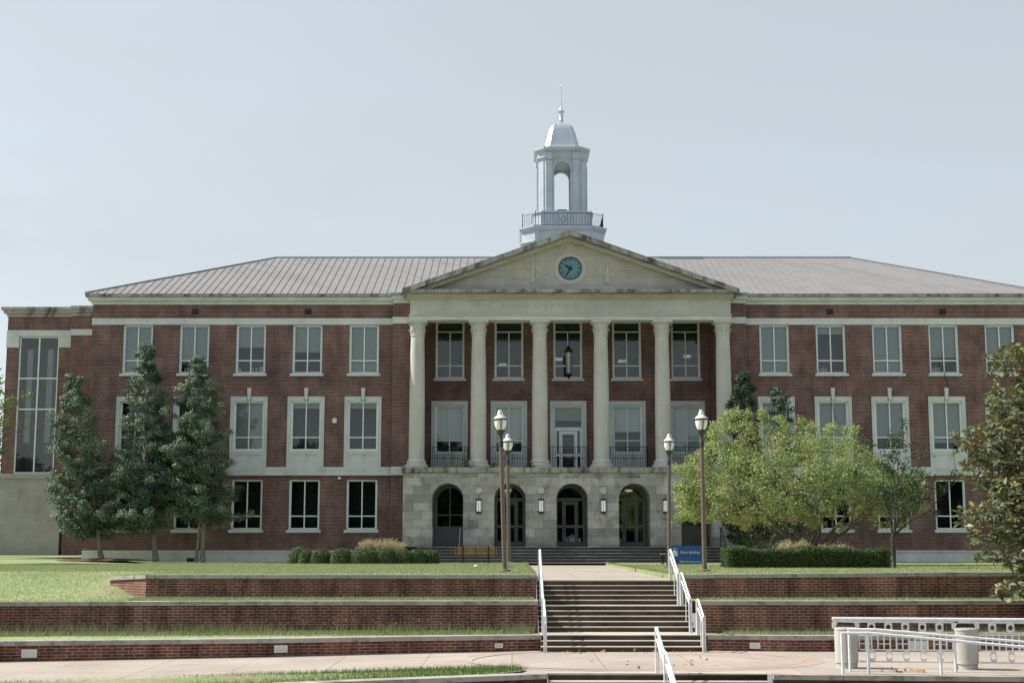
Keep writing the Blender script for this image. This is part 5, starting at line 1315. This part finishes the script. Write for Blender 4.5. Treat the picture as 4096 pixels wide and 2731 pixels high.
# ------------------------------------------------------------------ grass blades, mulch, litter
def blades(name, X, Y, Z, h, wd, mat, lean=.5):
    n = len(X); hh = h*rng.uniform(.5,1.25,n); a_ = rng.uniform(0,6.28,n); b0 = np.stack([X,Y,Z-.005], 1); s_ = np.stack([np.cos(a_),np.sin(a_),0*a_], 1)*wd
    tip = b0+np.stack([rng.normal(0,lean*.5,n)*hh, rng.normal(0,lean*.5,n)*hh, hh], 1)
    o = fast_mesh(name, np.stack([b0-s_, b0+s_, tip], 1).reshape(-1,3), 3, mat, rng.uniform(0,1,n)); tag(o, kind='stuff'); return o
U = rng.uniform
def area(n, x0, x1, y0, y1): return U(x0,x1,n), U(y0,y1,n)
X, Y = area(60000, -9.3, .6, 37.05, 66); blades('grass', X, Y, 0*X, .05, .009, G_BLADE)
X, Y = area(240000, -32, -9.3, 33.6, 62); k = Y > np.interp(X, MIDX, MIDY)-.05; X, Y = X[k], Y[k]; blades('grass', X, Y, lawn_z(X, Y), .045, .006, G_BLADE)
X, Y = area(70000, 4.34, 24, 37.1, 60); blades('grass', X, Y, 0*X, .05, .009, G_BLADE)
X, Y = area(5000, 4.28, 4.36, 38, 66); blades('grass', X, Y, 0*X, .07, .008, G_BLADE); X, Y = area(5000, .56, .64, 38, 66); blades('grass', X, Y, 0*X, .07, .008, G_BLADE)
X = U(-22, .4, 30000); Y = 34.85 - .03*np.maximum(0,-X) - np.abs(rng.normal(0,.45,30000)); blades('grass', X, Y, 0*X-1.33, .10, .008, G_BLADE, .6)
def patchy(X): return .55+.45*np.sin(X*1.7)+.5*np.sin(X*.63+1)+.3*np.sin(X*4.1)
n = 9000; X = U(-20, .5, n); Y = 34.66 - .035*np.maximum(0,-X) - np.abs(rng.normal(0,.24,n)); keep = U(0,1,n) < np.clip(.35+.4*patchy(X),.1,1); X, Y = X[keep], Y[keep]; blades('tall_grass', X, Y, 0*X-1.33, .27, .006, G_WEED, .55)
n = 900; X = U(-20, .5, n); Y = 34.72 - .035*np.maximum(0,-X) - np.abs(rng.normal(0,.1,n)); Z = -1.33+U(.2,.36,n); leaves('seed_heads', np.stack([X,Y,Z],1), .07, .12, G_WEED, rnd=U(.6,1,n), droop=-.6)['kind'] = 'stuff'
X, Y = area(16000, -9.5, .55, 35.3, 36.65); blades('grass', X, Y, 0*X-.585, .07, .008, G_BLADE, .6); n = 900; X = U(-9.3,.5,n); Y = U(36.4,36.66,n); blades('tall_grass', X, Y, 0*X-.585, .15, .006, G_WEED)
X, Y = area(9000, 4.6, 14, 35.2, 36.3); blades('grass', X, Y, 0*X-.575, .06, .008, G_BLADE, .6); n = 500; X = U(4.6,13,n); Y = U(36.0,36.3,n); blades('tall_grass', X, Y, 0*X-.575, .14, .006, G_WEED)
X, Y = area(12000, 5.0, 14, 33.7, 34.5); blades('grass', X, Y, 0*X-1.33, .09, .008, G_BLADE, .6); n = 1500; X = U(5.2,13,n); Y = U(34.2,34.5,n); blades('tall_grass', X, Y, 0*X-1.33, .18, .006, G_WEED)
# grass bed at the bottom left
bed = [(-14,21.9),(-7,24.7),(-2.6,26.45),(-.4,27.3),(.15,27.75),(.28,28.2),(.1,28.6),(-.6,28.75),(-5,28.4),(-10,27.1),(-16,25.4)]
poly_sheet('lawn', [(x, y, pz(x)+.02) for x, y in bed], M['grass'])
import bisect
def inside(px, py, poly_):
    c_ = np.zeros(len(px), bool); j = len(poly_)-1
    for i in range(len(poly_)):
        xi, yi = poly_[i]; xj, yj = poly_[j]; c_ ^= ((yi > py) != (yj > py)) & (px < (xj-xi)*(py-yi)/(yj-yi+1e-9)+xi); j = i
    return c_
X, Y = area(60000, -12, .3, 23, 28.8); k = inside(X, Y, bed); X, Y = X[k], Y[k]; blades('grass', X, Y, -1.655+np.clip(.028*np.minimum(X,0),-.2,0)+.02, .11, .007, foliage('lush_grass', [(0,(.07,.14,.03)),(.7,(.12,.20,.055)),(1,(.2,.24,.10))], .6, .35, .2), .7)
m = MB(); m.lathe([(2.2,.1),(1.7,.16),(.8,.2),(.05,.22)], (-19.2,67.3), 24); tag(m.build('mulch', M['mulch'], smooth=60), kind='stuff')
n = 34; X = U(.9,4.2,n); Y = np.where(U(0,1,n)<.6, U(32.6,33.15,n), U(28.2,31,n)); P = np.stack([X,Y,0*X-1.63],1); P = np.concatenate([P, np.stack([U(6.9,8.8,26), U(27.7,28.1,26), np.full(26,-1.63)],1)])
leaves('fallen_leaves', P, .09, .7, foliage('dead_leaves', [(0,(.30,.15,.06)),(1,(.45,.28,.13))], .8, .1, .2), bias=np.array([0,0,0.]))['kind'] = 'stuff'
o = MB().lathe([(.02,0),(.09,.03),(.07,.07),(.02,.09)], (-1.3,52.0), 7).build('litter', M['white']); tag(o, 'scrap of white paper lying on the lawn near the lamp posts', 'litter')
